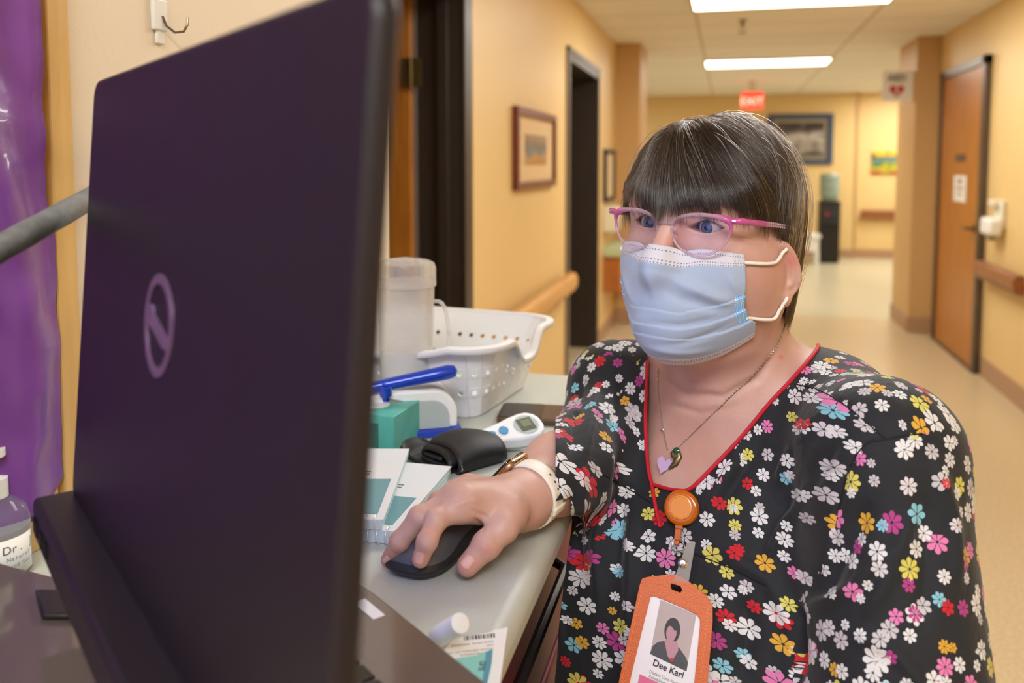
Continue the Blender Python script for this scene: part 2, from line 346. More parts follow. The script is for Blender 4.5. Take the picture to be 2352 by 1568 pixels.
def framed(name, label, cat, org, ax, up, w_, h_, bw, dp, fm, matte, mw, art):
    """frame on a wall: org is the lower corner, ax along the wall, up; the picture looks along ax x up"""
    r = empty(name, org, label, cat); R = frame3(ax, up).to_4x4()
    def B(): b_ = MB(); b_.X = R; return b_
    b_ = B(); b_.box((0, 0, 0), (w_, bw, dp)); b_.box((0, h_-bw, 0), (w_, h_, dp)); b_.box((0, bw, 0), (bw, h_-bw, dp)); b_.box((w_-bw, bw, 0), (w_, h_-bw, dp))
    b_.build('frame', fm, r, bevel=0.002)
    B().box((bw, bw, 0), (w_-bw, h_-bw, dp*0.4)).build('mat_board', matte, r)
    if art: B().box((mw[0], mw[1], dp*0.4), (w_-mw[0], h_-mw[2], dp*0.45)).build('picture', art, r)
    return r
framed('framed_picture', 'red-brown framed landscape print on the yellow wall before the dark doorway', 'picture', (XL, 3.76, 1.285), (0, 1, 0), (0, 0, 1), 0.90, 0.385, 0.035, 0.03, cherry,
       mat('cream_mat_board', (226, 196, 150), 0.6), (0.2, 0.115, 0.12), picture_mat('river_landscape', [(176, 122, 60), (190, 140, 80), (84, 110, 128), (120, 96, 84), (150, 130, 110)]))
framed('framed_notice', 'black framed notice on the left wall past the dark doorway', 'notice', (XL, 6.70, 1.10), (0, 1, 0), (0, 0, 1), 0.55, 0.42, 0.03, 0.03, ink, mat('notice_paper', (222, 200, 160), 0.6), (0.1, 0.1, 0.1), None)
framed('framed_picture', 'large blue framed black and white photograph on the far lobby wall', 'picture', (0.58, 13.4, 1.39), (1, 0, 0), (0, 0, 1), 0.93, 0.75, 0.075, 0.04, mat('slate_blue_frame', (64, 78, 104), 0.5),
       mat('beige_inner_mat', (150, 138, 112), 0.6), (0.13, 0.13, 0.13), picture_mat('old_photograph', [(60, 50, 50), (150, 140, 130), (200, 196, 186), (120, 108, 100), (54, 44, 46)]))
r = empty('canvas_print', (2.07, 13.5, 1.25), 'small colourful unframed print on the far yellow wall right of the water cooler', 'picture')
MB().box((0, -0.03, 0), (0.39, 0, 0.335)).build('canvas', picture_mat('garden_print', [(170, 60, 40), (200, 190, 60), (60, 110, 50), (120, 150, 170), (24, 40, 40), (220, 190, 60)]), r, bevel=0.002)
r = empty('white_board', (2.5, 13.5, 0.82), 'tall white board on the far wall beside the pilaster', 'board')
MB().box((0, -0.03, 0), (0.45, 0, 0.74)).build('board', paper, r, bevel=0.003)
# handrails
def rail(label, x, sgn, y0, y1, z, fm, nb):
    r = empty('handrail', (x, y0, z), label, 'handrail')
    prof = [(0.03, -0.06), (0.075, -0.055), (0.095, -0.02), (0.095, 0.03), (0.08, 0.055), (0.05, 0.06), (0.03, 0.05)]
    vs = [(sgn*a, 0, b) for a, b in prof]+[(sgn*a, y1-y0, b) for a, b in prof]; n = len(prof)
    MB().add(vs, [tuple(range(n)), tuple(range(2*n-1, n-1, -1))]+[(i, n+i, n+(i+1) % n, (i+1) % n) for i in range(n)]).build('rail', fm, r, bevel=0.004)
    for k in range(nb):
        yy = (y1-y0)*(k+0.5)/nb; a, b = sorted((0, sgn*0.032)); MB().box((a, yy-0.03, -0.03), (b, yy+0.03, 0.03)).build('bracket', dark_frame, r)
rail('pale wood handrail on the left wall ending at the dark doorway', XL, 1, 3.15, 5.0, 0.70, rail_wood, 3)
rail('short brown wood handrail on the right wall below the soap dispenser', XR, -1, 5.3, 6.1, 0.72, rail_dark, 2)
r = empty('handrail', (1.93, 13.5, 0.655), 'brown wood handrail on the far lobby wall right of the water cooler', 'handrail')
MB().box((0, -0.09, -0.06), (1.6, -0.04, 0.06)).build('rail', rail_dark, r, bevel=0.01)
for k in range(3): MB().box((0.2+0.6*k, -0.04, -0.03), (0.27+0.6*k, 0, 0.03)).build('bracket', dark_frame, r)
# wall shelf with a green tray past the doorway
r = empty('wall_shelf', (XL, 6.75, 0.66), 'orange-brown wall box with a pale green tray past the dark doorway', 'wall box')
MB().box((0, 0, -0.28), (0.14, 0.7, 0.0)).build('box', wood('orange_box_wood', (160, 92, 40), (184, 112, 52)), r, bevel=0.004)
MB().box((-0.0, -0.02, 0.0), (0.16, 0.72, 0.075)).build('tray', mat('pale_green_plastic', (186, 200, 160), 0.5), r, bevel=0.01)
r = empty('paper_dispenser', (XL, 6.72, 0.98), 'pale dispenser on the left wall between the framed notice and the wall box', 'dispenser')
MB().box((0, 0, -0.12), (0.1, 0.35, 0.08)).build('body', off_white, r, bevel=0.01); MB().box((0.1, 0.05, -0.1), (0.104, 0.3, -0.04)).build('slot', mat('pale_green_slot', (190, 205, 170), 0.5), r)
# soap dispenser on the right wall
r = empty('soap_dispenser', (XR, 5.85, 1.05), 'white hand soap dispenser on the right wall beside the oak door', 'soap dispenser')
m = MB(); m.box((-0.03, -0.06, -0.05), (0, 0.1, 0.13)); m.box((-0.07, -0.02, 0.09), (-0.02, 0.08, 0.13)); m.build('back_plate', off_white, r, bevel=0.012, seg=3)
m = MB(); m.box((-0.10, -0.075, -0.09), (-0.02, 0.13, 0.02)); m.build('cover', white_pl, r, bevel=0.022, seg=4); MB().box((-0.07, 0.02, -0.125), (-0.03, 0.07, -0.085)).build('spout', mat('grey_spout', (150, 140, 120), 0.5), r, bevel=0.005)
# paper notice on the oak door
r = empty('door_notice', (XR-0.031, 6.6, 1.13), 'small white paper notice taped on the oak door', 'notice')
MB().box((-0.002, 0, 0), (0, 0.33, 0.19)).build('sheet', paper, r)
m = MB(); m.box((-0.0026, 0.12, 0.13), (-0.002, 0.21, 0.165)); m.box((-0.0026, 0.07, 0.09), (-0.002, 0.26, 0.105)); m.box((-0.0026, 0.10, 0.05), (-0.002, 0.23, 0.062)); m.build('print', mat('brownish_print', (150, 120, 104), 0.6), r)
# water cooler
r = empty('water_cooler', (1.41, 12.75, 0), 'black water cooler with an upturned clear bottle against the far wall', 'water cooler')
blk = mat('black_plastic', (30, 29, 30), 0.35)
m = MB().box((-0.14, -0.15, 0.02), (0.14, 0.15, 0.88)); m.build('cabinet', blk, r, bevel=0.012)
m = MB(); m.box((-0.12, -0.16, 0.58), (0.12, -0.14, 0.82)); m.box((-0.1, -0.2, 0.56), (0.1, -0.14, 0.58)); m.build('tap_recess', mat('dark_grey_plastic', (46, 46, 48), 0.4), r, bevel=0.004)
MB().box((-0.05, -0.185, 0.68), (-0.025, -0.16, 0.72)).build('hot_tap', mat('red_tap', (170, 40, 30), 0.4, emit=(200, 40, 20), estr=0.4), r); MB().box((0.025, -0.185, 0.68), (0.05, -0.16, 0.72)).build('cold_tap', mat('blue_tap', (50, 70, 130), 0.4), r)
m = MB(); m.X = Matrix.Translation((0, 0, 0.88)); m.lathe([(0.10, 0), (0.105, 0.02), (0.13, 0.06), (0.135, 0.1), (0.128, 0.12), (0.135, 0.14), (0.135, 0.24), (0.128, 0.26), (0.135, 0.28), (0.132, 0.36), (0.11, 0.385), (0, 0.39)], 28)
m.build('bottle', mat('bluish_bottle', (142, 158, 146), 0.15, spec=0.6), r)
# white cabinet beside it
r = empty('side_cabinet', (1.06, 12.4, 0), 'low white side table left of the black water cooler', 'table')
m = MB().box((-0.2, -0.18, 0.38), (0.2, 0.18, 0.43)); m.build('table_top', white_pl, r, bevel=0.01)
m = MB().box((-0.18, -0.16, 0.2), (0.18, 0.16, 0.38)); m.build('apron', white_pl, r)
for sx in (-1, 1):
    for sy in (-1, 1):
        MB().box((sx*0.165-0.02, sy*0.145-0.02, 0), (sx*0.165+0.02, sy*0.145+0.02, 0.2)).build('leg', white_pl, r)
# ------------------------------------------------------------------ near wall: hook, trim, purple sheet, handle bar
z0, z1 = 1.04, 2.2
c = onx(362, 46, XN)
r = empty('wall_hook', c, 'white adhesive hook with a bent wire on the beige wall above the laptop', 'hook')
m = MB().box((0, -0.013, -0.012), (0.006, 0.010, 0.022)); m.box((0, -0.007, -0.026), (0.004, 0.007, -0.01)); m.build('hook_plate', white_pl, r, bevel=0.003, seg=3)
wire = mat('steel_wire', (130, 118, 104), 0.3, metal=0.9)
MB().tube([(0.006, 0.0, 0.004), (0.008, 0.004, -0.006), (0.012, 0.013, -0.012), (0.018, 0.020, -0.010), (0.020, 0.024, -0.002), (0.020, 0.025, 0.006)], 0.0014, 8).build('hook_wire', wire, r)
yt0, yt1 = onx(93, 0, XN)[1], onx(150, 1000, XN)[1]
ya, yb = onx(72, 300, XN)[1], onx(138, 600, XN)[1]
tr = MB(); tr.box((XN, yb-0.024, z0+0.06), (XN+0.018, yb+0.002, z1)); tr.box((XN, yb-0.033, z0+0.06), (XN+0.010, yb-0.024, z1)); tr.box((XN, yb-0.046, z0+0.06), (XN+0.016, yb-0.030, z1))
tr.box((XN, 0.0, z0+0.030), (XN+0.0185, yb+0.0025, z0+0.0605))
st(tr, 'window_trim_1', trim_wood, bevel=0.0015)
purple = mat('purple_plastic_sheet', (122, 66, 156), 0.32, spec=0.6, noise_amt=0.12, noise_scale=9, bump=0.6, bump_scale=26, coat=0.2)
rows = []
edge = [(62, 0), (80, 200), (105, 450), (125, 560), (133, 700), (140, 870), (146, 1010), (148, 1100), (120, 1150), (70, 1195), (10, 1215)]
yedge = [(float(onx(x, y, XN+0.02)[1]), float(onx(x, y, XN+0.02)[2])) for x, y in edge]
yz = sorted([(z, y) for y, z in yedge]); zs = [a for a, _ in yz]; ys = [b for _, b in yz]
zb = yedge[8][1]
for i in range(120):
    z = zb-0.0 + (z1-0.05-zb)*i/119.0
    ye = float(np.interp(z, zs, ys)); row = []
    for j in range(60):
        t = j/59.0; y = ye*t + 0.05*(1-t) - 0.0*t
        zz = z - (0.035*(1-t)**1.2 if i < 30 else 0)*(1-i/30.0 if i < 30 else 0)
        wob = 0.008*math.sin(y*70+2.0*math.sin(z*9))+0.006*noise.noise(Vector((y*18, z*5, 0)))+0.004*noise.noise(Vector((y*40, z*30, 3)))+0.010*max(0, math.sin(y*34+z*3))**3
        row.append((XN+0.026+wob, y, zz))
    rows.append(row)
tag(MB().grid(rows).build('purple_sheet', purple, solid=0.0006), 'crinkled purple plastic sheet hanging inside the wooden trim at the left', 'plastic sheet')
# grey bar slanting across the sheet
foam = mat('mottled_grey_foam', (124, 124, 122), 0.8, noise_amt=0.5, noise_scale=60, bump=0.5, bump_scale=150)
a = W(-260, 715, 0.42); b = onx(470, 310, XN+0.01); r = empty('grab_bar', b, 'mottled grey bar slanting up to the wall behind the laptop', 'bar')
d_ = Vector(b)-Vector(a)
wchild(MB().tube([Vector(a)+d_*(k/20) for k in range(21)], [0.0085+0.0012*(k % 2)*0.3 for k in range(21)], 16), 'bar', foam, r)
m = MB(); m.X = Matrix.Translation(Vector(b)) @ Matrix.Rotation(math.pi/2, 4, 'Y'); m.lathe([(0.02, -0.012), (0.02, -0.004), (0.012, 0.004), (0.010, 0.02)], 20); wchild(m, 'wall_bracket', blk, r)
# small electric outlet plate of the near wall is hidden; nothing more here
# ------------------------------------------------------------------ medication cart
ZC = 1.07
cart_top = mat('grey_green_cart_top', (194, 197, 188), 0.38, noise_amt=0.04, noise_scale=30, bump=0.25, bump_scale=500)
cart_body = mat('pale_grey_cart_body', (150, 148, 142), 0.45)
r = empty('medication_cart', (-0.375, 0.8, 0), 'grey-green topped medication cart that the laptop, basket and mouse stand on', 'cart')
m = MB(); m.box((-0.598, 0.22, ZC-0.035), (-0.147, 1.335, ZC)); wchild(m, 'worktop', cart_top, r, bevel=0.014, seg=5)
m = MB(); m.box((-0.5985, 0.22, ZC-0.002), (-0.585, 1.33, ZC+0.02)); wchild(m, 'rear_lip', cart_top, r, bevel=0.005, seg=3)
m = MB(); m.box((-0.59, 0.26, 0.14), (-0.20, 1.30, ZC-0.034)); wchild(m, 'cabinet', cart_body, r, bevel=0.01)
crim = mat('crimson_drawer', (120, 8, 48), 0.5)
for k in range(5):
    z = 0.18+0.165*k
    m = MB(); m.box((-0.2, 0.29, z), (-0.188, 1.27, z+0.15)); wchild(m, 'drawer_front', crim, r, bevel=0.004)
    m = MB(); m.tube([(-0.19, 0.6, z+0.11), (-0.17, 0.62, z+0.11), (-0.17, 0.92, z+0.11), (-0.19, 0.94, z+0.11)], 0.006, 8); wchild(m, 'drawer_handle', blk, r)
for x in (-0.54, -0.25):
    for y in (0.33, 1.23):
        m = MB(); m.X = Matrix.Translation((x-0.014, y, 0.055)) @ Matrix.Rotation(math.pi/2, 4, 'Y'); m.lathe([(0.0, 0), (0.05, 0), (0.055, 0.006), (0.055, 0.022), (0.05, 0.028), (0, 0.028)], 24)
        m.X = Matrix(); m.box((x-0.02, y-0.012, 0.05), (x-0.016, y+0.012, 0.145)); m.box((x+0.016, y-0.012, 0.05), (x+0.02, y+0.012, 0.145)); m.box((x-0.025, y-0.025, 0.125), (x+0.025, y+0.025, 0.145))
        wchild(m, 'caster', blk, r)
# ------------------------------------------------------------------ laptop seen from behind
hr = np.array([math.cos(YAW), math.sin(YAW), 0]); hf = np.array([-math.sin(YAW), math.cos(YAW), 0]); ez = np.array([0, 0, 1.0])
def H(lat, dep, z): return cC*0 + hr*lat + hf*dep + ez*z
TLp = H(-0.2975, 0.61, 1.468); TRp = H(-0.0412, 0.265, 1.468)
ld = (TRp-TLp); LW = float(np.linalg.norm(ld)); ld = ld/LW; ln = np.array([-ld[1], ld[0], 0.0])
if ln @ hf < 0: ln = -ln
LH = 0.299; dn = -ez*LH - ln*0.025; dn = dn/np.linalg.norm(dn)
shell = mat('matte_black_lid', (27, 23, 30), 0.42, spec=0.45, noise_amt=0.06, noise_scale=300, bump=0.08, bump_scale=900)
deck_m = mat('glossy_brown_grey_deck', (92, 80, 76), 0.12, spec=0.7, coat=0.3)
r = empty('laptop', TLp+dn*LH+ld*LW*0.3, 'large black laptop seen from behind with its lid filling the left of the view', 'laptop')
def LP(u, v, w): return TLp + ld*u + dn*v + ln*w      # along lid, down, toward the woman
def rrect(x0, y0, x1, y1, rad, n=8):
    out = []
    for cx_, cy_, a0 in ((x1-rad, y0+rad, -90), (x1-rad, y1-rad, 0), (x0+rad, y1-rad, 90), (x0+rad, y0+rad, 180)):
        for k in range(n+1): a = math.radians(a0+90*k/n); out.append((cx_+rad*math.cos(a), cy_+rad*math.sin(a)))
    return out
poly = rrect(0, 0, LW, LH, 0.014)
m = MB(); m.X = Matrix([(ld[0], dn[0], ln[0], TLp[0]), (ld[1], dn[1], ln[1], TLp[1]), (ld[2], dn[2], ln[2], TLp[2]), (0, 0, 0, 1)]); LM = m.X.copy()
m.prism(poly, 0, 0.010); wchild(m, 'lid', shell, r, bevel=0.003, seg=3)
m = MB(); m.X = LM; m.prism(rrect(0.012, 0.012, LW-0.012, LH-0.012, 0.006), 0.010, 0.0112)
wchild(m, 'screen', mat('lit_blue_white_screen', (190, 200, 255), 0.3, emit=(160, 175, 255), estr=1.3), r)
# emblem: ring with a slanted bar
emb = mat('pale_violet_emblem', (116, 92, 126), 0.35, metal=0.3)
lu, lv, lr = 0.405*LW, 0.0, 0.0295
u_em = None
for k in range(400):                                      # find the point of the lid that lies on the emblem's line of sight
    u = LW*k/400; q = LP(u, 0.175, 0)-cC; dd = q@cF
    if abs(PX+FP*(q@cR)/dd-360) < 4: u_em = u; break
u_em = u_em or lu
q0 = LP(u_em, 0, 0); best = 0.175; 
for k in range(400):
    v = LH*k/400; q = LP(u_em, v, 0)-cC
    if abs(PY-FP*(q@cU)/(q@cF)-750) < 4: best = v; break
m = MB(); m.X = LM @ Matrix.Translation((u_em, best, 0)); ro, ri = 0.0268, 0.0218
vs = []; n = 64
for k in range(n): 
    a = 2*math.pi*k/n; c_, s_ = math.cos(a), math.sin(a); vs += [(ro*c_, ro*s_, -0.0008), (ri*c_, ri*s_, -0.0008), (ro*c_, ro*s_, 0), (ri*c_, ri*s_, 0)]
fs = []
for k in range(n): a, b = 4*k, 4*((k+1) % n); fs += [(a, b, b+1, a+1), (a+2, b+2, b, a), (a+1, b+1, b+3, a+3)]
m.add(vs, fs)
m.prism([(-0.021, -0.006), (-0.0105, -0.006), (0.021, 0.005), (0.021, 0.010), (0.010, 0.010), (-0.021, -0.0005)], -0.0008, 0)
m.prism([(-0.021, -0.009), (-0.012, -0.009), (-0.004, 0.004), (-0.021, 0.002)], -0.0009, 0)
wchild(m, 'lid_emblem', emb, r)
# base bar with ports under the lid
bar = MB(); bar.X = Matrix([(ld[0], ln[0], 0, 0), (ld[1], ln[1], 0, 0), (0, 0, 1, 0), (0, 0, 0, 1)]) ; B0 = TLp+dn*LH; bar.X.translation = Vector((B0[0], B0[1], 0)); BM = bar.X.copy(); zt = float(B0[2])
bar.box((-0.006, -0.024, zt-0.026), (LW+0.01, 0.012, zt+0.004)); bar.box((0.20, -0.020, 1.1005), (LW-0.02, 0.010, zt-0.02)); wchild(bar, 'base_bar', mat('black_base_plastic', (30, 25, 31), 0.45), r, bevel=0.004, seg=3)
m = MB(); m.X = BM
m.box((0.006, -0.0255, zt-0.016), (0.022, -0.0235, zt-0.006)); m.box((0.034, -0.0255, zt-0.016), (0.044, -0.0235, zt-0.006)); m.box((0.052, -0.0255, zt-0.016), (0.060, -0.0235, zt-0.006)); wchild(m, 'port', mat('port_recess', (6, 6, 8), 0.6), r)
m = MB(); m.prism([tuple(map(float, onz(x, y, 1.1003)[:2])) for x, y in ((96, 1426), (238, 1424), (262, 1385), (224, 1370), (80, 1364))][::1], 1.1003, 1.105); wchild(m, 'black_deck_plate', blk, r, bevel=0.002)  # flat black plate lying on the deck beside the base bar
# glossy deck
ZD = 1.10
pts = [onz(-260, 1226, ZD), onz(0, 1291, ZD), onz(187, 1339, ZD)]
pts += [onz(560, 1330, ZD), onz(780, 1322, ZD), onz(832, 1341, ZD), onz(858, 1358, ZD), onz(1120, 1568, ZD), onz(1290, 1702, ZD)]
pp = [(max(float(a[0]), -0.58), float(a[1])) for a in pts]
pp += [(-0.17, 0.27), (-0.56, 0.27), (-0.58, 0.4)]
m = MB(); m.prism(pp, ZC+0.0005, ZD); wchild(m, 'deck', deck_m, r, bevel=0.002, seg=3)
keym = mat('black_keys', (20, 20, 22), 0.35)
e0, e1 = onz(858, 1358, ZD), onz(1120, 1568, ZD); kd = (e1-e0)/np.linalg.norm(e1-e0); kn = np.array([-kd[1], kd[0], 0]); 
if kn @ hf > 0: kn = -kn                                    # pointing back under the lid
KM = Matrix([(kd[0], kn[0], 0, e0[0]), (kd[1], kn[1], 0, e0[1]), (0, 0, 1, ZD), (0, 0, 0, 1)])
for i in range(4):
    for j in range(9):
        m = MB(); m.X = KM; m.box((0.020+0.019*j+0.004*i, 0.050+0.019*i, 0), (0.036+0.019*j+0.004*i, 0.066+0.019*i, 0.0015)); wchild(m, 'key', keym, r, bevel=0.0008, seg=1)
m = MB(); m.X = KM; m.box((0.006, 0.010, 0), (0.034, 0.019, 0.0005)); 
wchild(m, 'white_deck_patch', paper, r)  # thin white patch on the deck near its front edge
# ------------------------------------------------------------------ basket
bas_m = mat('white_basket_plastic', (232, 232, 236), 0.4, sss=0.0)
b0, b1 = onz(1095, 962, ZC), onz(1212, 884, ZC); bd = (b1-b0); BL = float(np.linalg.norm(bd)); bd /= BL; bw = np.array([-bd[1], bd[0], 0.0])
BWd = 0.30; ctr = (b0+b1)/2 + bw*BWd/2
r = empty('storage_basket', ctr, 'white perforated plastic basket holding the clear pitcher', 'basket')
BXM = Matrix([(bd[0], bw[0], 0, 0), (bd[1], bw[1], 0, 0), (0, 0, 1, 0), (0, 0, 0, 1)])
# local: x along the short side seen at the right, y toward the left wall
def bas_pt(s, t, off=0.0):
    """s in perimeter 0..1, t height 0..1"""
    hx, hy = BL/2+0.005, BWd/2; rad = 0.028; fl = 0.030*t+off
    hx += fl; hy += fl; rad += fl*0.8
    segs = [2*(hy-rad), math.pi/2*rad, 2*(hx-rad), math.pi/2*rad]*2; 
    segs = [2*(hy-rad), math.pi/2*rad, 2*(hx-rad), math.pi/2*rad, 2*(hy-rad), math.pi/2*rad, 2*(hx-rad), math.pi/2*rad]
    Tt = sum(segs); d = s*Tt
    k = 0
    while d > segs[k] and k < 7: d -= segs[k]; k += 1
    if k == 0: p = (-hx, -hy+rad+d)
    elif k == 1: a = math.pi-d/rad; p = (-hx+rad+rad*math.cos(a), hy-rad+rad*math.sin(a))
    elif k == 2: p = (-hx+rad+d, hy)
    elif k == 3: a = math.pi/2-d/rad; p = (hx-rad+rad*math.cos(a), hy-rad+rad*math.sin(a))
    elif k == 4: p = (hx, hy-rad-d)
    elif k == 5: a = -d/rad; p = (hx-rad+rad*math.cos(a), -hy+rad+rad*math.sin(a))
    elif k == 6: p = (hx-rad-d, -hy)
    else: a = -math.pi/2-d/rad; p = (-hx+rad+rad*math.cos(a), -hy+rad+rad*math.sin(a))
    return p, k, (d/segs[k])
def bas_h(s):
    p, k, f = bas_pt(s, 1); h = 0.098
    if k in (2, 6): h -= 0.034*math.exp(-((f-0.5)/0.24)**4)      # dips at the short ends (handles)
    if k == 0: h -= 0.014*(1-abs(2*f-1)**3)
    return h
def bas3(s, t, off=0.0):
    p, k, f = bas_pt(s, t, off); return (p[0], p[1], 0.002+bas_h(s)*t)
m = MB(); NS, NT = 54, 7
m.X = Matrix.Translation(ctr) @ BXM
for i in range(NS):
    for j in range(NT):
        s0, s1, t0, t1 = i/NS, (i+1)/NS, j/NT, (j+1)/NT
        if j in (2, 4):
            sc, tc_ = (s0+s1)/2, (t0+t1)/2; outer = []; inner = []
            for k in range(8):
                a = math.pi/4*k; cx_, cy_ = math.cos(a), math.sin(a); mxx = max(abs(cx_), abs(cy_))
                outer.append(bas3(sc+cx_/mxx*(s1-s0)/2, tc_+cy_/mxx*(t1-t0)/2)); inner.append(bas3(sc+cx_*(s1-s0)*0.20, tc_+cy_*(t1-t0)*0.24))
            m.add(outer+inner, [(k, (k+1) % 8, 8+(k+1) % 8, 8+k) for k in range(8)])
        else:
            m.add([bas3(s0, t0), bas3(s1, t0), bas3(s1, t1), bas3(s0, t1)], [(0, 1, 2, 3)])
bp_ = [bas3(i/72, 0)[:2]+(0.002,) for i in range(72)]; m.add(bp_, [tuple(range(72))])
wchild(m, 'basket_body', bas_m, r, solid=0.0022, smooth=False)
m = MB(); m.X = Matrix.Translation(ctr) @ BXM
R_ = [[bas3(i/144, 1, o_)[:2]+(bas3(i/144, 1)[2]+dz,) for o_, dz in ((0.0, 0.0), (0.004, 0.003), (0.012, 0.002), (0.013, -0.004))] for i in range(144)]
m.grid(R_, closeu=True); wchild(m, 'rim', bas_m, r, solid=0.0025)
# green packet inside the basket
gp = ctr + bd*0.01 - bw*0.04
tag(MB().box((gp[0]-0.05, gp[1]-0.03, ZC+0.006), (gp[0]+0.05, gp[1]+0.03, ZC+0.05)).build('packet', mat('pale_green_packet', (186, 208, 176), 0.6), bevel=0.006), 'pale green packet lying inside the white basket', 'packet')
# ------------------------------------------------------------------ pitcher in the basket
clearp = mat('cloudy_clear_plastic', (232, 228, 224), 0.12, trans=0.55, ior=1.2, alpha=0.55, spec=0.6)
frost = mat('frosted_plastic', (236, 240, 242), 0.35, alpha=0.85)
pc = onz(930, 872, ZC+0.006); pc = np.array([pc[0], pc[1], ZC+0.006])
q = W(932, 700, 1.13); pc = np.array([q[0], q[1], ZC+0.006])
r = empty('pitcher', pc, 'clear plastic lidded pitcher standing in the white basket', 'pitcher')
MB().lathe([(0, 0), (0.033, 0), (0.035, 0.004), (0.038, 0.17), (0.040, 0.172), (0.040, 0.178), (0.037, 0.178), (0.036, 0.17), (0.033, 0.006), (0, 0.005)], 40).build('jug', clearp, r)
MB().lathe([(0, 0.006), (0.0328, 0.007), (0.0348, 0.086), (0, 0.086)], 40).build('frosted_lower_half', frost, r)
MB().lathe([(0.0405, 0.172), (0.0405, 0.196), (0.038, 0.202), (0.030, 0.206), (0, 0.210)], 40).build('pitcher_lid', clearp, r)
hdl = np.array([math.cos(YAW), math.sin(YAW)])
MB().tube([(hdl[0]*x, hdl[1]*x, z) for x, z in ((0.034, 0.150), (0.045, 0.152), (0.052, 0.145), (0.056, 0.125), (0.0575, 0.095), (0.058, 0.06), (0.055, 0.045))], [0.005]*7, 8, flat=0.6).build('pitcher_handle', clearp, r, sub=1)
# ------------------------------------------------------------------ pill crusher
blue = mat('metallic_blue', (16, 64, 190), 0.22, metal=0.25, coat=0.5); chrome = mat('chrome', (200, 200, 205), 0.15, metal=1.0)
grey_l = mat('light_grey_plastic', (178, 186, 184), 0.45); grey_m = mat('mid_grey_plastic', (140, 140, 150), 0.45)
A, B = onz(930, 1006, ZC), onz(1085, 972, ZC)
ax = onz(1062, 990, ZC)-onz(880, 1003, ZC); ax[2] = 0; ax /= np.linalg.norm(ax); ay = np.array([-ax[1], ax[0], 0]); o_ = onz(1052, 1000, ZC)
r = empty('pill_crusher', o_, 'white and grey pill crusher with a shiny blue lever beside the basket', 'pill crusher')
PM = Matrix([(ax[0], ay[0], 0, 0), (ax[1], ay[1], 0, 0), (0, 0, 1, 0), (0, 0, 0, 1)]); PM.translation = Vector(o_)
def arch(x0, x1, h, rr, n=10):
    pts = [(x0, 0), (x1, 0), (x1, h-rr)]
    for k in range(1, n+1): a = math.pi/2*k/n; pts.append((x1-rr+rr*math.cos(a), h-rr+rr*math.sin(a)))
    pts += [(x0, h)]
    return pts
def yprism(m_, poly, y0, y1):
    n = len(poly); m_.add([(x, y0, z) for x, z in poly]+[(x, y1, z) for x, z in poly], [tuple(range(n)), tuple(range(2*n-1, n-1, -1))]+[(i, n+i, n+(i+1) % n, (i+1) % n) for i in range(n)])
m = MB(); m.X = PM; m.box((-0.16, -0.004, 0), (0.006, 0.075, 0.010)); wchild(m, 'base', blue, r, bevel=0.003, seg=3)
m = MB(); m.X = PM @ Matrix.Translation((0, 0, 0.010)); yprism(m, arch(-0.155, 0.0, 0.048, 0.030), 0.004, 0.018); yprism(m, arch(-0.155, 0.0, 0.048, 0.030), 0.052, 0.066); wchild(m, 'side_cheek', white_pl, r, bevel=0.003, seg=3)
m = MB(); m.X = PM @ Matrix.Translation((0, 0, 0.010)); yprism(m, arch(-0.150, -0.003, 0.044, 0.028), 0.018, 0.052); wchild(m, 'body', grey_m, r, bevel=0.002)
m = MB(); m.X = PM @ Matrix.Translation((0, 0, 0.010)); yprism(m, arch(-0.14, -0.010, 0.036, 0.022), 0.0025, 0.005); wchild(m, 'side_panel', grey_l, r, bevel=0.001)
m = MB()
pa, pb = np.array(W(780, 905, 1.03)), np.array(W(1050, 850, 1.06)); dv = pb-pa
m.tube([pa+dv*t for t in (0, .2, .4, .6, .8, .93, .98, 1.0)], [0.0072, 0.0075, 0.0078, 0.0082, 0.0088, 0.009, 0.007, 0.002], 20); wchild(m, 'lever', blue, r)
m = MB(); pj = W(886, 930, 1.05); m.tube([W(886, 880, 1.035), pj], 0.005, 12); m.tube([W(886, 884, 1.035), W(886, 905, 1.04)], 0.008, 12); wchild(m, 'pivot_post', blue, r)
m = MB(); m.tube([W(892, 922, 1.045), W(980, 934, 1.06)], 0.0045, 12); wchild(m, 'link_arm', alu, r)
# ------------------------------------------------------------------ tissue box
teal = mat('teal_tissue_box', (86, 176, 164), 0.4, noise_amt=0.35, noise_scale=22)
tdark = mat('dark_teal_print', (44, 110, 104), 0.4)
t0_ = onz(905, 1048, ZC); t1_ = onz(968, 1002, ZC); td = t1_-t0_; td[2] = 0; TL_ = float(np.linalg.norm(td)); td /= TL_; tw = np.array([-td[1], td[0], 0])
r = empty('tissue_box', t0_, 'teal tissue box in front of the pill crusher', 'tissue box')
TM = Matrix([(td[0], tw[0], 0, t0_[0]), (td[1], tw[1], 0, t0_[1]), (0, 0, 1, ZC), (0, 0, 0, 1)])
m = MB(); m.X = TM; m.box((0, 0, 0), (TL_-0.002, 0.20, 0.047)); wchild(m, 'carton', teal, r, bevel=0.001)
m = MB(); m.X = TM; m.X = TM @ Matrix.Translation((TL_/2, 0.075, 0.047)); m.prism([(0.024*math.cos(a*math.pi/12), 0.05*math.sin(a*math.pi/12)) for a in range(24)], 0, 0.0006); wchild(m, 'opening', white_pl, r)
m = MB(); m.X = TM @ Matrix.Translation((TL_/2, 0.075, 0.047))
rows = []
for i in range(14):
    t = i/13; rows.append([(0.016*(1-0.5*t)*math.cos(a*math.pi/10)*(1+0.3*math.sin(3*a)), 0.028*(1-0.6*t)*math.sin(a*math.pi/10), 0.022*t+0.004*math.sin(a*1.3)*t) for a in range(21)])
m.grid(rows); wchild(m, 'tissue', paper, r, solid=0.0005)
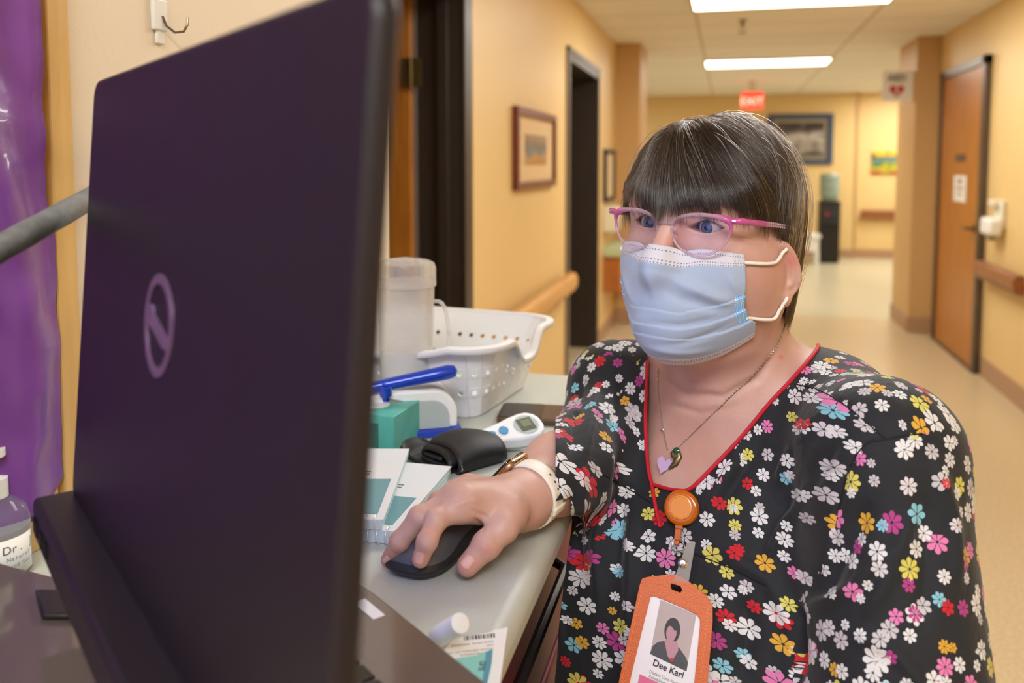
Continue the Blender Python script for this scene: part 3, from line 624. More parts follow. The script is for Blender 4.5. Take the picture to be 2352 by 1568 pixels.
m = MB(); m.X = TM; m.prism(rrect(-0.0012, -0.0012, 0.0, 0.0, 0.0001, 1), 0.0, 0.0); m.v = []; m.f = []; m.m = []
m.box((-0.0006, 0.02, 0.008), (0.0, 0.12, 0.037)); wchild(m, 'side_print', tdark, r)
# ------------------------------------------------------------------ thermometer
cream = mat('glossy_white_plastic', (238, 240, 244), 0.22, coat=0.3)
ta, tb = onz(1095, 1040, ZC), onz(1218, 985, ZC)
c0 = np.array(W(1075, 1010, 0.985)); c1 = np.array(W(1150, 1000, 0.99)); c2 = np.array(W(1212, 972, 1.02))
xa = c2-c0; xa /= np.linalg.norm(xa); zn = -(ray(1150, 990)); zn = zn/np.linalg.norm(zn)*0.55+ez*0.8; ya_ = np.cross(zn, xa); ya_ /= np.linalg.norm(ya_); zn = np.cross(xa, ya_)
TH = Matrix([(xa[0], ya_[0], zn[0], 0), (xa[1], ya_[1], zn[1], 0), (xa[2], ya_[2], zn[2], 0), (0, 0, 0, 1)]); oc = np.array(W(1208, 975, 1.01)); TH.translation = Vector(oc)
r = empty('infrared_thermometer', (oc[0], oc[1], ZC), 'white handheld thermometer with two blue buttons and a small grey display', 'thermometer')
prof = []
ctrl = [(-0.092, 0.003), (-0.086, 0.007), (-0.07, 0.010), (-0.05, 0.0125), (-0.03, 0.0155), (-0.015, 0.0195), (0.0, 0.0215), (0.01, 0.0205), (0.018, 0.0145), (0.0215, 0.006)]
up_ = [(x, h) for x, h in ctrl]; outl = up_ + [(x, -h*0.95) for x, h in reversed(ctrl)]
m = MB(); m.X = TH; m.prism(outl, -0.016, 0.0); wchild(m, 'housing', cream, r, bevel=0.005, seg=4)
m = MB(); m.X = TH; m.prism([(0.015*math.cos(a*math.pi/16), 0.015*math.sin(a*math.pi/16)) for a in range(32)], 0, 0.001); wchild(m, 'display_ring', grey_l, r)
m = MB(); m.X = TH; m.box((-0.0095, -0.010, 0.0008), (0.0095, 0.010, 0.002)); wchild(m, 'display', mat('lcd_grey_green', (98, 106, 88), 0.25), r, bevel=0.0005)
m = MB(); m.X = TH; m.box((-0.006, -0.005, 0.002), (0.006, 0.006, 0.0024)); wchild(m, 'display_segment', mat('lcd_pale', (122, 130, 104), 0.3), r)
bb_ = mat('blue_button', (84, 150, 196), 0.35)
m = MB(); m.X = TH; m.prism([(-0.030+0.0058*math.cos(a*math.pi/12), 0.0+0.0062*math.sin(a*math.pi/12)) for a in range(24)], 0, 0.0018); wchild(m, 'button', bb_, r)
m = MB(); m.X = TH; m.prism([(-0.048+0.0075*math.cos(a*math.pi/12), -0.001+0.0048*math.sin(a*math.pi/12)) for a in range(24)], 0, 0.0018); wchild(m, 'button', bb_, r)
s0 = onz(1140, 1032, ZC)
m = MB(); m.X = Matrix.Translation((s0[0]+0.005, s0[1]+0.01, ZC)) @ Matrix.Rotation(0.3, 4, 'Z'); m.box((-0.045, -0.016, 0), (0.05, 0.022, 0.012))
tag(m.build('probe_cover_box', white_pl, bevel=0.003, seg=3), 'flat white box under the handheld thermometer', 'box')
# phone
p0 = onz(1205, 958, ZC); m = MB(); r = empty('phone', p0, 'dark phone lying flat behind the thermometer', 'phone')
m.X = Matrix.Translation((p0[0], p0[1], ZC)) @ Matrix.Rotation(0.12, 4, 'Z'); m.prism(rrect(-0.034, -0.035, 0.095, 0.035, 0.008), 0.0, 0.009); wchild(m, 'case', mat('brown_phone_case', (92, 66, 44), 0.45), r, bevel=0.002)
m = MB(); m.X = Matrix.Translation((p0[0], p0[1], ZC+0.009)) @ Matrix.Rotation(0.12, 4, 'Z'); m.prism(rrect(-0.032, -0.032, 0.025, 0.032, 0.006), 0.0, 0.001); wchild(m, 'glass', mat('dark_glass', (44, 44, 46), 0.2), r)
# ------------------------------------------------------------------ blood pressure cuff
cuffm = mat('black_nylon', (24, 24, 27), 0.55, bump=0.15, bump_scale=500)
k0 = onz(1003, 1085, ZC); k1 = onz(1060, 1100, ZC)
ex = onz(1150, 1062, ZC)-onz(1045, 1092, ZC); ex[2] = 0; ex /= np.linalg.norm(ex); ey = np.array([-ex[1], ex[0], 0])
oc = onz(1050, 1092, ZC)
CM = Matrix([(ex[0], ey[0], 0, oc[0]), (ex[1], ey[1], 0, oc[1]), (0, 0, 1, ZC), (0, 0, 0, 1)]) @ Matrix.Scale(0.78, 4)
r = empty('blood_pressure_cuff', oc, 'black folded blood pressure cuff with a small metal ring', 'blood pressure cuff')
def fold(m_, prof, L, th, crown=0.004, skew=0.0):
    P = []
    for i in range(13):
        t = i/12; e = 1-0.16*(2*t-1)**4; row = []
        for (y, z) in prof: row.append((L*t+skew*z+0.003*math.sin(y*60), y*e, z*(1-0.10*(2*t-1)**2)+crown*math.sin(math.pi*t)*(z > 0.01)))
        P.append(row)
    m_.grid(P)
prof1 = [(0.075, 0.004), (0.05, 0.003), (0.02, 0.003), (0.0, 0.005), (-0.006, 0.012), (-0.004, 0.021), (0.006, 0.029), (0.025, 0.035), (0.05, 0.037), (0.072, 0.033), (0.082, 0.024), (0.083, 0.014), (0.078, 0.007)]
def smooth_prof(p, n=40):
    p = np.array(p); t = np.linspace(0, 1, len(p)); tt = np.linspace(0, 1, n); out = []
    for v in tt:
        x = v*(len(p)-1); i = min(int(x), len(p)-2); f = x-i; p0_ = p[max(i-1, 0)]; p1_ = p[i]; p2_ = p[i+1]; p3_ = p[min(i+2, len(p)-1)]
        out.append(tuple(0.5*((2*p1_)+(-p0_+p2_)*f+(2*p0_-5*p1_+4*p2_-p3_)*f*f+(-p0_+3*p1_-3*p2_+p3_)*f**3)))
    return out
m = MB(); m.X = CM; fold(m, smooth_prof(prof1), 0.085, 0.003); wchild(m, 'outer_fold', cuffm, r, solid=0.004)
prof2 = [(0.078, 0.012), (0.05, 0.010), (0.02, 0.010), (0.006, 0.012), (0.004, 0.018), (0.012, 0.024), (0.03, 0.029), (0.055, 0.030), (0.07, 0.026), (0.072, 0.020), (0.05, 0.018), (0.03, 0.018)]
m = MB(); m.X = CM @ Matrix.Translation((-0.012, 0.002, 0)); fold(m, smooth_prof(prof2), 0.08, 0.003); wchild(m, 'inner_fold', cuffm, r, solid=0.004)
m = MB(); m.X = CM @ Matrix.Translation((-0.025, 0.03, 0)); fold(m, smooth_prof([(0.085, 0.020), (0.07, 0.012), (0.03, 0.006), (0.0, 0.006), (-0.02, 0.003)]), 0.05, 0.003); wchild(m, 'loose_flap', cuffm, r, solid=0.004)
m = MB(); m.X = CM @ Matrix.Translation((0.002, -0.006, 0.012)) @ Matrix.Rotation(math.pi/2, 4, 'Y'); m.tube([(0.004*math.cos(a*math.pi/8), 0.004*math.sin(a*math.pi/8), 0) for a in range(16)], 0.001, 6, closed=True); wchild(m, 'metal_ring', chrome, r)
# ------------------------------------------------------------------ spiral notebooks
tealn = mat('muted_teal_cover', (106, 156, 166), 0.45); cov = mat('white_card_cover', (226, 230, 234), 0.4, coat=0.2); pg = mat('page_block', (214, 228, 226), 0.7); pg2 = mat('page_block_aqua', (186, 216, 220), 0.7)
wirew = mat('white_wire', (226, 226, 230), 0.3, metal=0.3)
def notebook(label, p_tr, p_br, wdt, thick, z0_, grp, tealfrac, zoff=0.0):
    """p_tr: far right corner, p_br: near right corner (spiral end), page block runs to the left"""
    a = onz(*p_br, z0_); b = onz(*p_tr, z0_); d = b-a; d[2] = 0; L = float(np.linalg.norm(d)); d /= L; wv = np.array([-d[1], d[0], 0])
    r = empty('notebook', a, label, 'notebook', grp)
    NM = Matrix([(d[0], wv[0], 0, a[0]), (d[1], wv[1], 0, a[1]), (0, 0, 1, z0_), (0, 0, 0, 1)])
    def Q(): q_ = MB(); q_.X = NM; return q_
    wchild(Q().box((0, 0, 0), (L, wdt, thick)), 'pages', pg, r); wchild(Q().box((0.0, -0.0012, thick), (L, wdt, thick+0.001)), 'cover', cov, r)
    wchild(Q().box((0.004, -0.0005, thick*0.45), (L-0.002, wdt, thick*0.6)), 'coloured_page_edge', pg2, r)
    wchild(Q().box((0.012, 0.006, thick+0.001), (0.012+L*tealfrac, wdt, thick+0.0014)), 'teal_panel', tealn, r)
    c_ = Q(); 
    for k in range(int(wdt/0.0085)):
        y = 0.006+0.0085*k
        c_.tube([(0.002+0.0075*math.cos(t*math.pi/6), y+0.0008*math.sin(t*math.pi/6), thick*0.55+0.0075*math.sin(t*math.pi/6)) for t in range(12)], 0.0007, 6, closed=True)
    wchild(c_, 'spiral_binding', wirew, r)
    s_ = Q()
    for k, (u, l) in enumerate([(0.62, 0.05), (0.58, 0.035)]): s_.box((L*u, 0.03, thick+0.001), (L*u+0.002, 0.03+l, thick+0.0013))
    wchild(s_, 'cover_print', ink_grey, r)
    return r
notebook('spiral bound notebook with a teal lower panel, lying on top of the other notebook', (938, 1048), (878, 1215), 0.135, 0.008, ZC+0.013, 'spiral notebooks on the cart', 0.45)
notebook('spiral notebook lying under the other one, its right page edge by the hand', (1035, 1095), (905, 1250), 0.15, 0.011, ZC+0.0005, 'spiral notebooks on the cart', 0.38)
# ------------------------------------------------------------------ lip balm stick, torn packet
s1 = W(1054, 1428, 0.585); s0 = W(1020, 1500, 0.60); ddv = (s0-s1)/np.linalg.norm(s0-s1)
e_ = onz(1015, 1512, ZD+0.001)
r = empty('white_stick', e_, 'short white cylindrical stick standing at the edge of the laptop deck', 'stick')
m = MB(); ss = onz(1035, 1480, ZC); top = W(1058, 1430, 0.57); base = onz(995, 1560, ZC+0.004)
base = W(1000, 1540, 0.60); base[2] = max(base[2], ZC+0.006)
vv = (base-top)
m.tube([top+vv*t for t in (0, 0.01, 0.03, 0.4, 0.41, 0.9)], [0.0052, 0.0066, 0.0068, 0.0068, 0.0070, 0.0070], 28); wchild(m, 'barrel', white_pl, r)
zp = ZC+0.0006
def onp(pl, z=zp): return [tuple(map(float, onz(x, y, z)[:2])) for x, y in pl]
r = empty('torn_packet', onz(1120, 1500, ZC), 'torn white packet with barcode and teal print beside the laptop deck', 'packet')
m = MB(); m.prism(onp([(1040, 1470), (1070, 1462), (1100, 1458), (1130, 1452), (1135, 1448), (1166, 1442), (1158, 1500), (1150, 1560), (1142, 1640), (980, 1640), (1000, 1520)]), zp, zp+0.0006); wchild(m, 'wrapper', paper, r)
m = MB(); m.prism(onp([(1048, 1512), (1095, 1505), (1132, 1490), (1130, 1520), (1120, 1568), (1105, 1640), (1000, 1640)], zp+0.0007), zp+0.0006, zp+0.001); wchild(m, 'teal_print', mat('aqua_print', (138, 206, 196), 0.5), r)
m = MB(); m.prism(onp([(1116, 1498), (1131, 1491), (1129, 1520), (1119, 1568), (1104, 1640), (1090, 1640), (1108, 1568)], zp+0.0011), zp+0.001, zp+0.0013); wchild(m, 'blue_stripe', mat('blue_print', (84, 148, 172), 0.5), r)
m = MB(); x = 1066
rnd = random.Random(3)
while x < 1134:
    wd = rnd.choice([1.2, 1.2, 2.2, 3.2]); m.prism(onp([(x, 1470-(x-1066)*0.10), (x+wd, 1470-(x-1066)*0.10), (x+wd-0.6, 1461-(x-1066)*0.10), (x-0.6, 1461-(x-1066)*0.10)], zp+0.0007), zp+0.0006, zp+0.0009); x += wd+rnd.choice([1.2, 1.8, 2.6])
wchild(m, 'barcode', ink, r)
tx = onz(1133, 1474, zp); tx2 = onz(1060, 1482, zp); RM = frame3(tx2-tx, onz(1137, 1520, zp)-tx)
for i, s_ in enumerate(['2ONE 2WVE  WALZONE', 'LOT', 'WHITE OBLONG, NC, WSB', 'NDC 70010003510', 'POTASSIUM CHL ER 20MEQ M']):
    q_ = onz(1134-i*1.2, 1473+i*8.0, zp); text(s_, 'small_print', ink_grey, r, (q_[0], q_[1], zp+0.0008), RM, 0.0028, align='LEFT', ext=0.0)
q_ = onz(1112, 1545, zp); text('SUD', 'blue_lettering', ink, r, (q_[0], q_[1], zp+0.0015), frame3(onz(1121, 1500, zp)-onz(1112, 1545, zp), onz(1104, 1540, zp)-onz(1112, 1545, zp)), 0.006, align='LEFT', ext=0.0)
# ------------------------------------------------------------------ sanitizer bottle
sb = onz(-16, 1312, ZD+0.0); sbz = ZC+0.0005
sc_ = W(-14, 1230, 0.70); cb = np.array([sc_[0], sc_[1], sbz])
cp = mat('clear_bottle_plastic', (236, 238, 240), 0.08, trans=0.9, ior=1.2); gel = mat('clear_gel', (226, 230, 232), 0.1, trans=0.5, ior=1.33)
r = empty('sanitizer_bottle', cb, 'clear pump bottle with a white label at the lower left edge', 'bottle')
MB().lathe([(0, 0), (0.024, 0), (0.027, 0.003), (0.027, 0.047), (0.024, 0.057), (0.014, 0.065), (0.010, 0.068), (0.010, 0.072), (0.0, 0.072)], 40).build('bottle_body', cp, r)
MB().lathe([(0, 0.003), (0.0255, 0.004), (0.0255, 0.041), (0, 0.041)], 40).build('gel', gel, r)
MB().lathe([(0.012, 0.066), (0.012, 0.082), (0.005, 0.084), (0.004, 0.098), (0.011, 0.100), (0.011, 0.106), (0, 0.107)], 24).build('pump', white_pl, r)
m = MB(); P_ = []
for i in range(30):
    a = -math.pi*0.95+math.pi*1.1*i/29+0.0; P_.append([(0.0274*math.cos(a), 0.0274*math.sin(a), z) for z in (0.006, 0.020, 0.037)])
m.grid(P_).build('label', paper, r, solid=0.0002)
vdir = (cC-cb); vdir[2] = 0; vdir /= np.linalg.norm(vdir); side = np.array([-vdir[1], vdir[0], 0]); 
dl_ = vdir*0.6+side*0.8; dl_ /= np.linalg.norm(dl_)
for s_, dz, sz in (('Dr. J', 0.0255, 0.0095), ('Natural', 0.019, 0.005), ('Hand Sanitizer', 0.013, 0.004)):
    for k, ch in enumerate(s_):
        a0 = math.atan2(vdir[1], vdir[0]); a = a0+(0.30 if sz > 0.009 else 0.34)+k*sz*0.62/0.0277
        if ch == ' ': continue
        nrm = Vector((math.cos(a), math.sin(a), 0)); tg = Vector((-math.sin(a), math.cos(a), 0))
        text(ch, 'label_letter', ink_grey if sz > 0.009 else bb_, r, Vector(cb)+nrm*0.0279+Vector((0, 0, dz)), frame3(tg, (0, 0, 1)), sz, ext=0.0)
# ------------------------------------------------------------------ hand hooks
# ------------------------------------------------------------------ implicit surfaces
def smin(a, b, k):
    h = np.clip(0.5+0.5*(b-a)/k, 0, 1); return b*(1-h)+a*h-k*h*(1-h)
def smax(a, b, k): return -smin(-a, -b, k)
def ell(p, c, r):
    q = (p-np.array(c, dtype=np.float32))/np.array(r, dtype=np.float32); k0 = np.sqrt((q*q).sum(-1)); q2 = q/np.array(r, dtype=np.float32)
    k1 = np.sqrt((q2*q2).sum(-1)); return k0*(k0-1)/np.maximum(k1, 1e-6)
def sph(p, c, r): return np.sqrt(((p-np.array(c, dtype=np.float32))**2).sum(-1))-r
def cap(p, a, b, ra, rb):
    a = np.array(a, dtype=np.float32); b = np.array(b, dtype=np.float32); ab = b-a
    t = np.clip(((p-a)@ab)/max(float(ab@ab), 1e-12), 0, 1); return np.sqrt(((p-a-t[:, None]*ab)**2).sum(-1))-(ra+(rb-ra)*t)
def mesh_sdf(f, lo, hi, h, k=4):
    lo = np.array(lo, dtype=np.float32); hi = np.array(hi, dtype=np.float32)
    nc = np.ceil((hi-lo)/(h*k)).astype(int); n = nc*k+1
    g = [lo[i]+h*k*(np.arange(nc[i])+0.5) for i in range(3)]
    cc = np.stack(np.meshgrid(*g, indexing='ij'), -1).reshape(-1, 3).astype(np.float32)
    v = np.concatenate([f(c_) for c_ in np.array_split(cc, max(1, len(cc)//400000))]).reshape(nc)
    act = np.abs(v) < h*k*1.5
    F = np.repeat(np.repeat(np.repeat(v, k, 0), k, 1), k, 2); F = np.pad(F, ((0, 1),)*3, mode='edge').astype(np.float32)
    A = np.repeat(np.repeat(np.repeat(act, k, 0), k, 1), k, 2); A = np.pad(A, ((0, 1),)*3, mode='edge')
    B = A.copy()
    for ax_ in range(3):
        sl = [slice(None)]*3; s2 = [slice(None)]*3; sl[ax_] = slice(1, None); s2[ax_] = slice(None, -1); B[tuple(sl)] |= B[tuple(s2)]
    idx = np.argwhere(B); pts = (lo+idx*h).astype(np.float32)
    vals = np.concatenate([f(c_) for c_ in np.array_split(pts, max(1, len(pts)//400000))])
    F[tuple(idx.T)] = vals
    S = F < 0
    # cells with a sign change
    c8 = [S[i:S.shape[0]-1+i, j:S.shape[1]-1+j, l:S.shape[2]-1+l] for i in (0, 1) for j in (0, 1) for l in (0, 1)]
    sm = sum(c.astype(np.int8) for c in c8); cells = np.argwhere((sm > 0) & (sm < 8))
    vid = -np.ones(sm.shape, dtype=np.int64); vid[tuple(cells.T)] = np.arange(len(cells))
    acc = np.zeros((len(cells), 3)); cnt = np.zeros(len(cells))
    offs = [(i, j, l) for i in (0, 1) for j in (0, 1) for l in (0, 1)]
    for a in range(8):
        for b in range(a+1, 8):
            oa, ob = np.array(offs[a]), np.array(offs[b])
            if np.abs(oa-ob).sum() != 1: continue
            fa = F[tuple((cells+oa).T)]; fb = F[tuple((cells+ob).T)]; mk = (fa < 0) != (fb < 0)
            t = np.where(mk, fa/(np.where(mk, fa-fb, 1)), 0)
            acc += np.where(mk[:, None], oa+(ob-oa)*t[:, None], 0); cnt += mk
    V = lo+(cells+acc/cnt[:, None])*h
    Q = []
    for ax_ in range(3):
        o1, o2 = [(1, 2), (2, 0), (0, 1)][ax_]
        sl = [slice(None)]*3; s2 = [slice(None)]*3; sl[ax_] = slice(0, -1); s2[ax_] = slice(1, None)
        a = S[tuple(sl)]; b = S[tuple(s2)]; e = np.argwhere(a != b); e = e[(e[:, o1] > 0) & (e[:, o2] > 0) & (e[:, o1] < vid.shape[o1]) & (e[:, o2] < vid.shape[o2])]
        d1 = np.zeros(3, int); d1[o1] = 1; d2 = np.zeros(3, int); d2[o2] = 1
        q = np.stack([vid[tuple((e-d1-d2).T)], vid[tuple((e-d2).T)], vid[tuple(e.T)], vid[tuple((e-d1).T)]], 1)
        fl = ~a[tuple(e.T)]; q[fl] = q[fl][:, ::-1]; q = q[(q >= 0).all(1)]; Q.append(q)
    Q = np.concatenate(Q)
    # one relaxation toward the surface
    for _ in range(2):
        eps = h*0.5; v0 = f(V.astype(np.float32)); G = np.stack([(f((V+np.eye(3)[i]*eps).astype(np.float32))-v0)/eps for i in range(3)], 1)
        gn = np.maximum((G*G).sum(1), 0.05); V = V-G*(np.clip(v0, -h, h)/gn)[:, None]*0.9
    return V, Q
def np_mesh(name, V, Q, mats, parent=None, smooth=True):
    me = bpy.data.meshes.new(name)
    me.vertices.add(len(V)); me.vertices.foreach_set('co', np.asarray(V, dtype=np.float32).ravel())
    nq = Q.shape[1]; me.loops.add(Q.size); me.loops.foreach_set('vertex_index', Q.ravel().astype(np.int32))
    me.polygons.add(len(Q)); me.polygons.foreach_set('loop_start', np.arange(0, Q.size, nq, dtype=np.int32)); 
    me.update(calc_edges=True); me.validate()
    me.polygons.foreach_set('use_smooth', np.ones(len(me.polygons), bool))
    for m_ in (mats if isinstance(mats, list) else [mats]): me.materials.append(m_)
    o = bpy.data.objects.new(name, me); COL.objects.link(o)
    if parent is not None: o.parent = parent
    return o
def project(V):
    q = np.asarray(V)-cC; d = q@cF; return PX+FP*(q@cR)/d, PY-FP*(q@cU)/d, d
def inpoly(x, y, poly):
    ins = np.zeros(len(x), bool); n = len(poly)
    for i in range(n):
        x0, y0 = poly[i]; x1, y1 = poly[(i+1) % n]
        if y0 == y1: continue
        c_ = ((y0 > y) != (y1 > y)) & (x < (x1-x0)*(y-y0)/(y1-y0)+x0); ins ^= c_
    return ins
def vnormals(V, Q):
    n = np.zeros_like(V); a = V[Q[:, 2]]-V[Q[:, 0]]; b = V[Q[:, 3]]-V[Q[:, 1]]; fn = np.cross(a, b)
    for k in range(4): np.add.at(n, Q[:, k], fn)
    return n/np.maximum(np.linalg.norm(n, axis=1), 1e-12)[:, None]
from mathutils.bvhtree import BVHTree
def bvh(V, Q): return BVHTree.FromPolygons([tuple(v) for v in V.tolist()], [tuple(q) for q in Q.tolist()])
def cast(tree, x, y, off=0.0):
    d = Vector(tuple(ray(x, y))).normalized(); hit, nrm, i, dist = tree.ray_cast(Vector(tuple(cC)), d)
    if hit is None: return None, None
    if nrm.dot(d) > 0: nrm = -nrm
    return hit+nrm*off, nrm
def catmull(pts, n=8, closed=False):
    P = [np.array(p, float) for p in pts]; out = []; N = len(P)
    for i in range(N if closed else N-1):
        g = (lambda k: P[k % N]) if closed else (lambda k: P[min(max(k, 0), N-1)])
        p0, p1, p2, p3 = g(i-1), g(i), g(i+1), g(i+2)
        for k in range(n):
            t = k/n; out.append(0.5*((2*p1)+(-p0+p2)*t+(2*p0-5*p1+4*p2-p3)*t*t+(-p0+3*p1-3*p2+p3)*t**3))
    if not closed: out.append(P[-1])
    return out
# ------------------------------------------------------------------ woman: frames
HA = math.radians(29); HT = math.radians(1.5)
HO = W(1659, 508, 0.84)                                     # head origin: between the eyes' level and the ears' plane
HM3 = np.array(Matrix.Rotation(-HA, 3, 'Z') @ Matrix.Rotation(HT, 3, 'Y') @ Matrix.Rotation(math.radians(-1), 3, 'X'))
def hl(p): return ((np.asarray(p)-HO)@HM3).astype(np.float32)    # world -> head local
def hw(p): return HO+np.asarray(p, float)@HM3.T                   # head local -> world
BA = math.radians(36); MO = W(1738, 962, 0.862)
BL3 = np.array([[math.cos(BA), -math.sin(BA), 0], [-math.sin(BA), -math.cos(BA), 0], [0, 0, 1]])   # rows: her left, forward, up
def bl(p): return ((np.asarray(p)-MO)@BL3.T).astype(np.float32)
def bw_(p): return MO+np.asarray(p, float)@BL3
shL, elL = W(2028, 1048, 0.72), W(2062, 1600, 0.665)
shR, elR, wrR = W(1412, 890, 0.98), W(1386, 1012, 0.925), W(1196, 1150, 0.785)
def head_sdf(q):
    """q in head-local coordinates"""
    ax_ = np.abs(q[:, 0:1]); s = np.concatenate([ax_, q[:, 1:]], 1)          # mirrored
    d = ell(q, (-0.002, -0.008, 0.018), (0.0715, 0.081, 0.074))
    d = smin(d, ell(q, (0, -0.030, -0.030), (0.067, 0.062, 0.085)), 0.03)
    d = smin(d, ell(q, (0, -0.036, -0.085), (0.054, 0.046, 0.034)), 0.03)
    d = smin(d, sph(q, (0, -0.072, -0.105), 0.018), 0.03)
    d = smin(d, sph(s, (0.043, -0.052, -0.040), 0.027), 0.03)                 # cheeks
    d = smin(d, ell(s, (0.055, -0.022, -0.060), (0.020, 0.030, 0.034)), 0.03) # full lower cheek
    d = smin(d, ell(q, (0, -0.074, 0.020), (0.048, 0.014, 0.010)), 0.03)     # brow
    d = smax(d, -sph(s, (0.032, -0.1045, -0.001), 0.0175), 0.012)             # eye hollows
    d = smin(d, cap(q, (0, -0.090, 0.008), (0, -0.112, -0.032), 0.0075, 0.0105), 0.012)
    d = smin(d, sph(q, (0, -0.114, -0.036), 0.0115), 0.008); d = smin(d, sph(s, (0.012, -0.103, -0.038), 0.008), 0.008)
    # lids over the eyeball, cut by the eye opening
    lid = sph(s, (0.0315, -0.0725, 0.0), 0.0140); d = smin(d, lid, 0.004)
    ex_ = (s[:, 0]-0.0315)/0.0150; up = 0.0058*(1-np.clip(ex_, -1, 1)**2)-0.0002; lo_ = -0.0046*(1-np.clip(ex_, -1, 1)**2)-0.0008
    open_ = np.maximum(np.maximum(s[:, 2]-up-0.0007*ex_, lo_-s[:, 2]+0.0007*ex_), q[:, 1]+0.070)
    open_ = np.maximum(open_, np.abs(s[:, 0]-0.0315)-0.0155)
    d = smax(d, -open_, 0.0012)
    crease = np.abs(sph(s, (0.0315, -0.071, 0.0045), 0.0150)); 
    # ears
    e = (s-np.array((0.0750, -0.021, -0.038), dtype=np.float32))/0.86; ca, sa = math.cos(0.72), math.sin(0.72)
    u = e[:, 1]*ca+e[:, 0]*sa; v = e[:, 2]; w = e[:, 0]*ca-e[:, 1]*sa-0.004                    # u: back, v: up, w: out
    tilt = u+0.22*v; rr = np.sqrt((tilt/0.0165)**2+(v/0.029)**2)
    disk = np.maximum(np.abs(w+0.002)-0.0032, (rr-1)*0.0165)
    helix = np.sqrt(((rr-0.93)*0.017)**2+(w-0.0015)**2)-0.0031; helix = np.where(v < -0.012, helix+(-0.012-v)*0.3, helix)
    anti = np.sqrt(((np.sqrt(((tilt-0.001)/0.0095)**2+((v-0.001)/0.017)**2)-1)*0.010)**2+(w-0.001)**2)-0.0020; anti = np.where(tilt < -0.002, anti+0.004, anti)
    lobe = ell(np.stack([tilt, v, w], 1), (-0.006, -0.030, 0.0005), (0.0085, 0.010, 0.0048))
    trag = ell(np.stack([tilt, v, w], 1), (-0.0145, -0.006, 0.001), (0.005, 0.007, 0.004))
    ear = smin(smin(disk, helix, 0.002), anti, 0.0025); ear = smin(ear, lobe, 0.005); ear = smin(ear, trag, 0.004)
    conc = ell(np.stack([tilt, v, w], 1), (-0.003, -0.003, 0.006), (0.0100, 0.0145, 0.0110)); ear = smax(ear, -conc, 0.002)*0.86
    d = smin(d, ear, 0.003)
    return d
NB = hw((0.0, 0.035, -0.17))
def neck_sdf(p):
    q = hl(p)
    d = cap(q, (0, 0.002, -0.070), (0.004, 0.030, -0.165), 0.054, 0.062)
    d = smin(d, ell(q, (0, -0.018, -0.112), (0.058, 0.052, 0.028)), 0.03)      # soft double chin
    return d
def torso_sdf(p):
    b = bl(p); s = np.concatenate([np.abs(b[:, 0:1]), b[:, 1:]], 1)
    d = ell(b, (0.0, -0.01, -0.07), (0.155, 0.095, 0.125))
    d = smin(d, ell(b, (0, -0.035, 0.000), (0.100, 0.058, 0.050)), 0.05)
    d = smin(d, ell(b, (0, 0.045, -0.13), (0.135, 0.085, 0.115)), 0.05)
    d = smin(d, ell(s, (0.068, 0.055, -0.175), (0.080, 0.080, 0.085)), 0.06)
    d = smin(d, ell(b, (-0.110, 0.065, -0.21), (0.080, 0.110, 0.14)), 0.05)
    d = smin(d, ell(b, (-0.012, 0.058, -0.34), (0.188, 0.195, 0.22)), 0.08)
    d = smin(d, ell(b, (-0.012, 0.050, -0.50), (0.188, 0.192, 0.16)), 0.06)
    return d
def arm_sdf(p, a, b, ra, rb): return cap(p, a, b, ra, rb)
trapL = bw_((0.06, -0.040, 0.020)); trapR = bw_((-0.06, -0.040, 0.030))
def shoulders(p, o=0.0):
    d = cap(p, trapL, shL, 0.045+o, 0.053+o); return smin(d, cap(p, trapR, shR, 0.044+o, 0.046+o), 0.03)
def skin_upper(p):
    h = head_sdf(hl(p)); n = neck_sdf(p); d = smin(h, n, 0.018)
    t = smin(torso_sdf(p), shoulders(p), 0.05)+0.003
    return smin(d, t, 0.045)
# ------------------------------------------------------------------ skin
def skin_mat():
    m = bpy.data.materials.new('skin'); m.use_nodes = True; nt = m.node_tree; b = nt.nodes['Principled BSDF']
    tc = nt.nodes.new('ShaderNodeTexCoord')
    def N(s, d, dist=0.0):
        n = nt.nodes.new('ShaderNodeTexNoise'); n.inputs['Scale'].default_value = s; n.inputs['Detail'].default_value = d; n.inputs['Distortion'].default_value = dist
        nt.links.new(tc.outputs['Object'], n.inputs['Vector']); return n
    a = N(16, 5); c = nt.nodes.new('ShaderNodeValToRGB'); c.color_ramp.elements[0].position = 0.35; c.color_ramp.elements[1].position = 0.7
    c.color_ramp.elements[0].color = (*lin((190, 146, 132)), 1); c.color_ramp.elements[1].color = (*lin((208, 168, 154)), 1)
    nt.links.new(a.outputs['Fac'], c.inputs['Fac'])
    at = nt.nodes.new('ShaderNodeAttribute'); at.attribute_name = 'red'; mx = nt.nodes.new('ShaderNodeMix'); mx.data_type = 'RGBA'
    nt.links.new(at.outputs['Fac'], mx.inputs['Factor']); nt.links.new(c.outputs['Color'], mx.inputs['A']); mx.inputs['B'].default_value = (*lin((206, 110, 100)), 1)
    nt.links.new(mx.outputs['Result'], b.inputs['Base Color'])
    b.inputs['Roughness'].default_value = 0.46; b.inputs['Specular IOR Level'].default_value = 0.4
    b.inputs['Subsurface Weight'].default_value = 0.16; b.inputs['Subsurface Radius'].default_value = (0.010, 0.004, 0.002); b.inputs['Subsurface Scale'].default_value = 0.7
    f = N(420, 4); bp = nt.nodes.new('ShaderNodeBump'); bp.inputs['Strength'].default_value = 0.35; bp.inputs['Distance'].default_value = 0.0006
    nt.links.new(f.outputs['Fac'], bp.inputs['Height']); nt.links.new(bp.outputs['Normal'], b.inputs['Normal'])
    return m
skin = skin_mat()
feet = np.array([MO[0]+0.03, MO[1]-0.01, 0.0])
woman = empty('person', feet, 'woman with short dark hair in a black floral scrub top, right hand on the mouse', 'person')
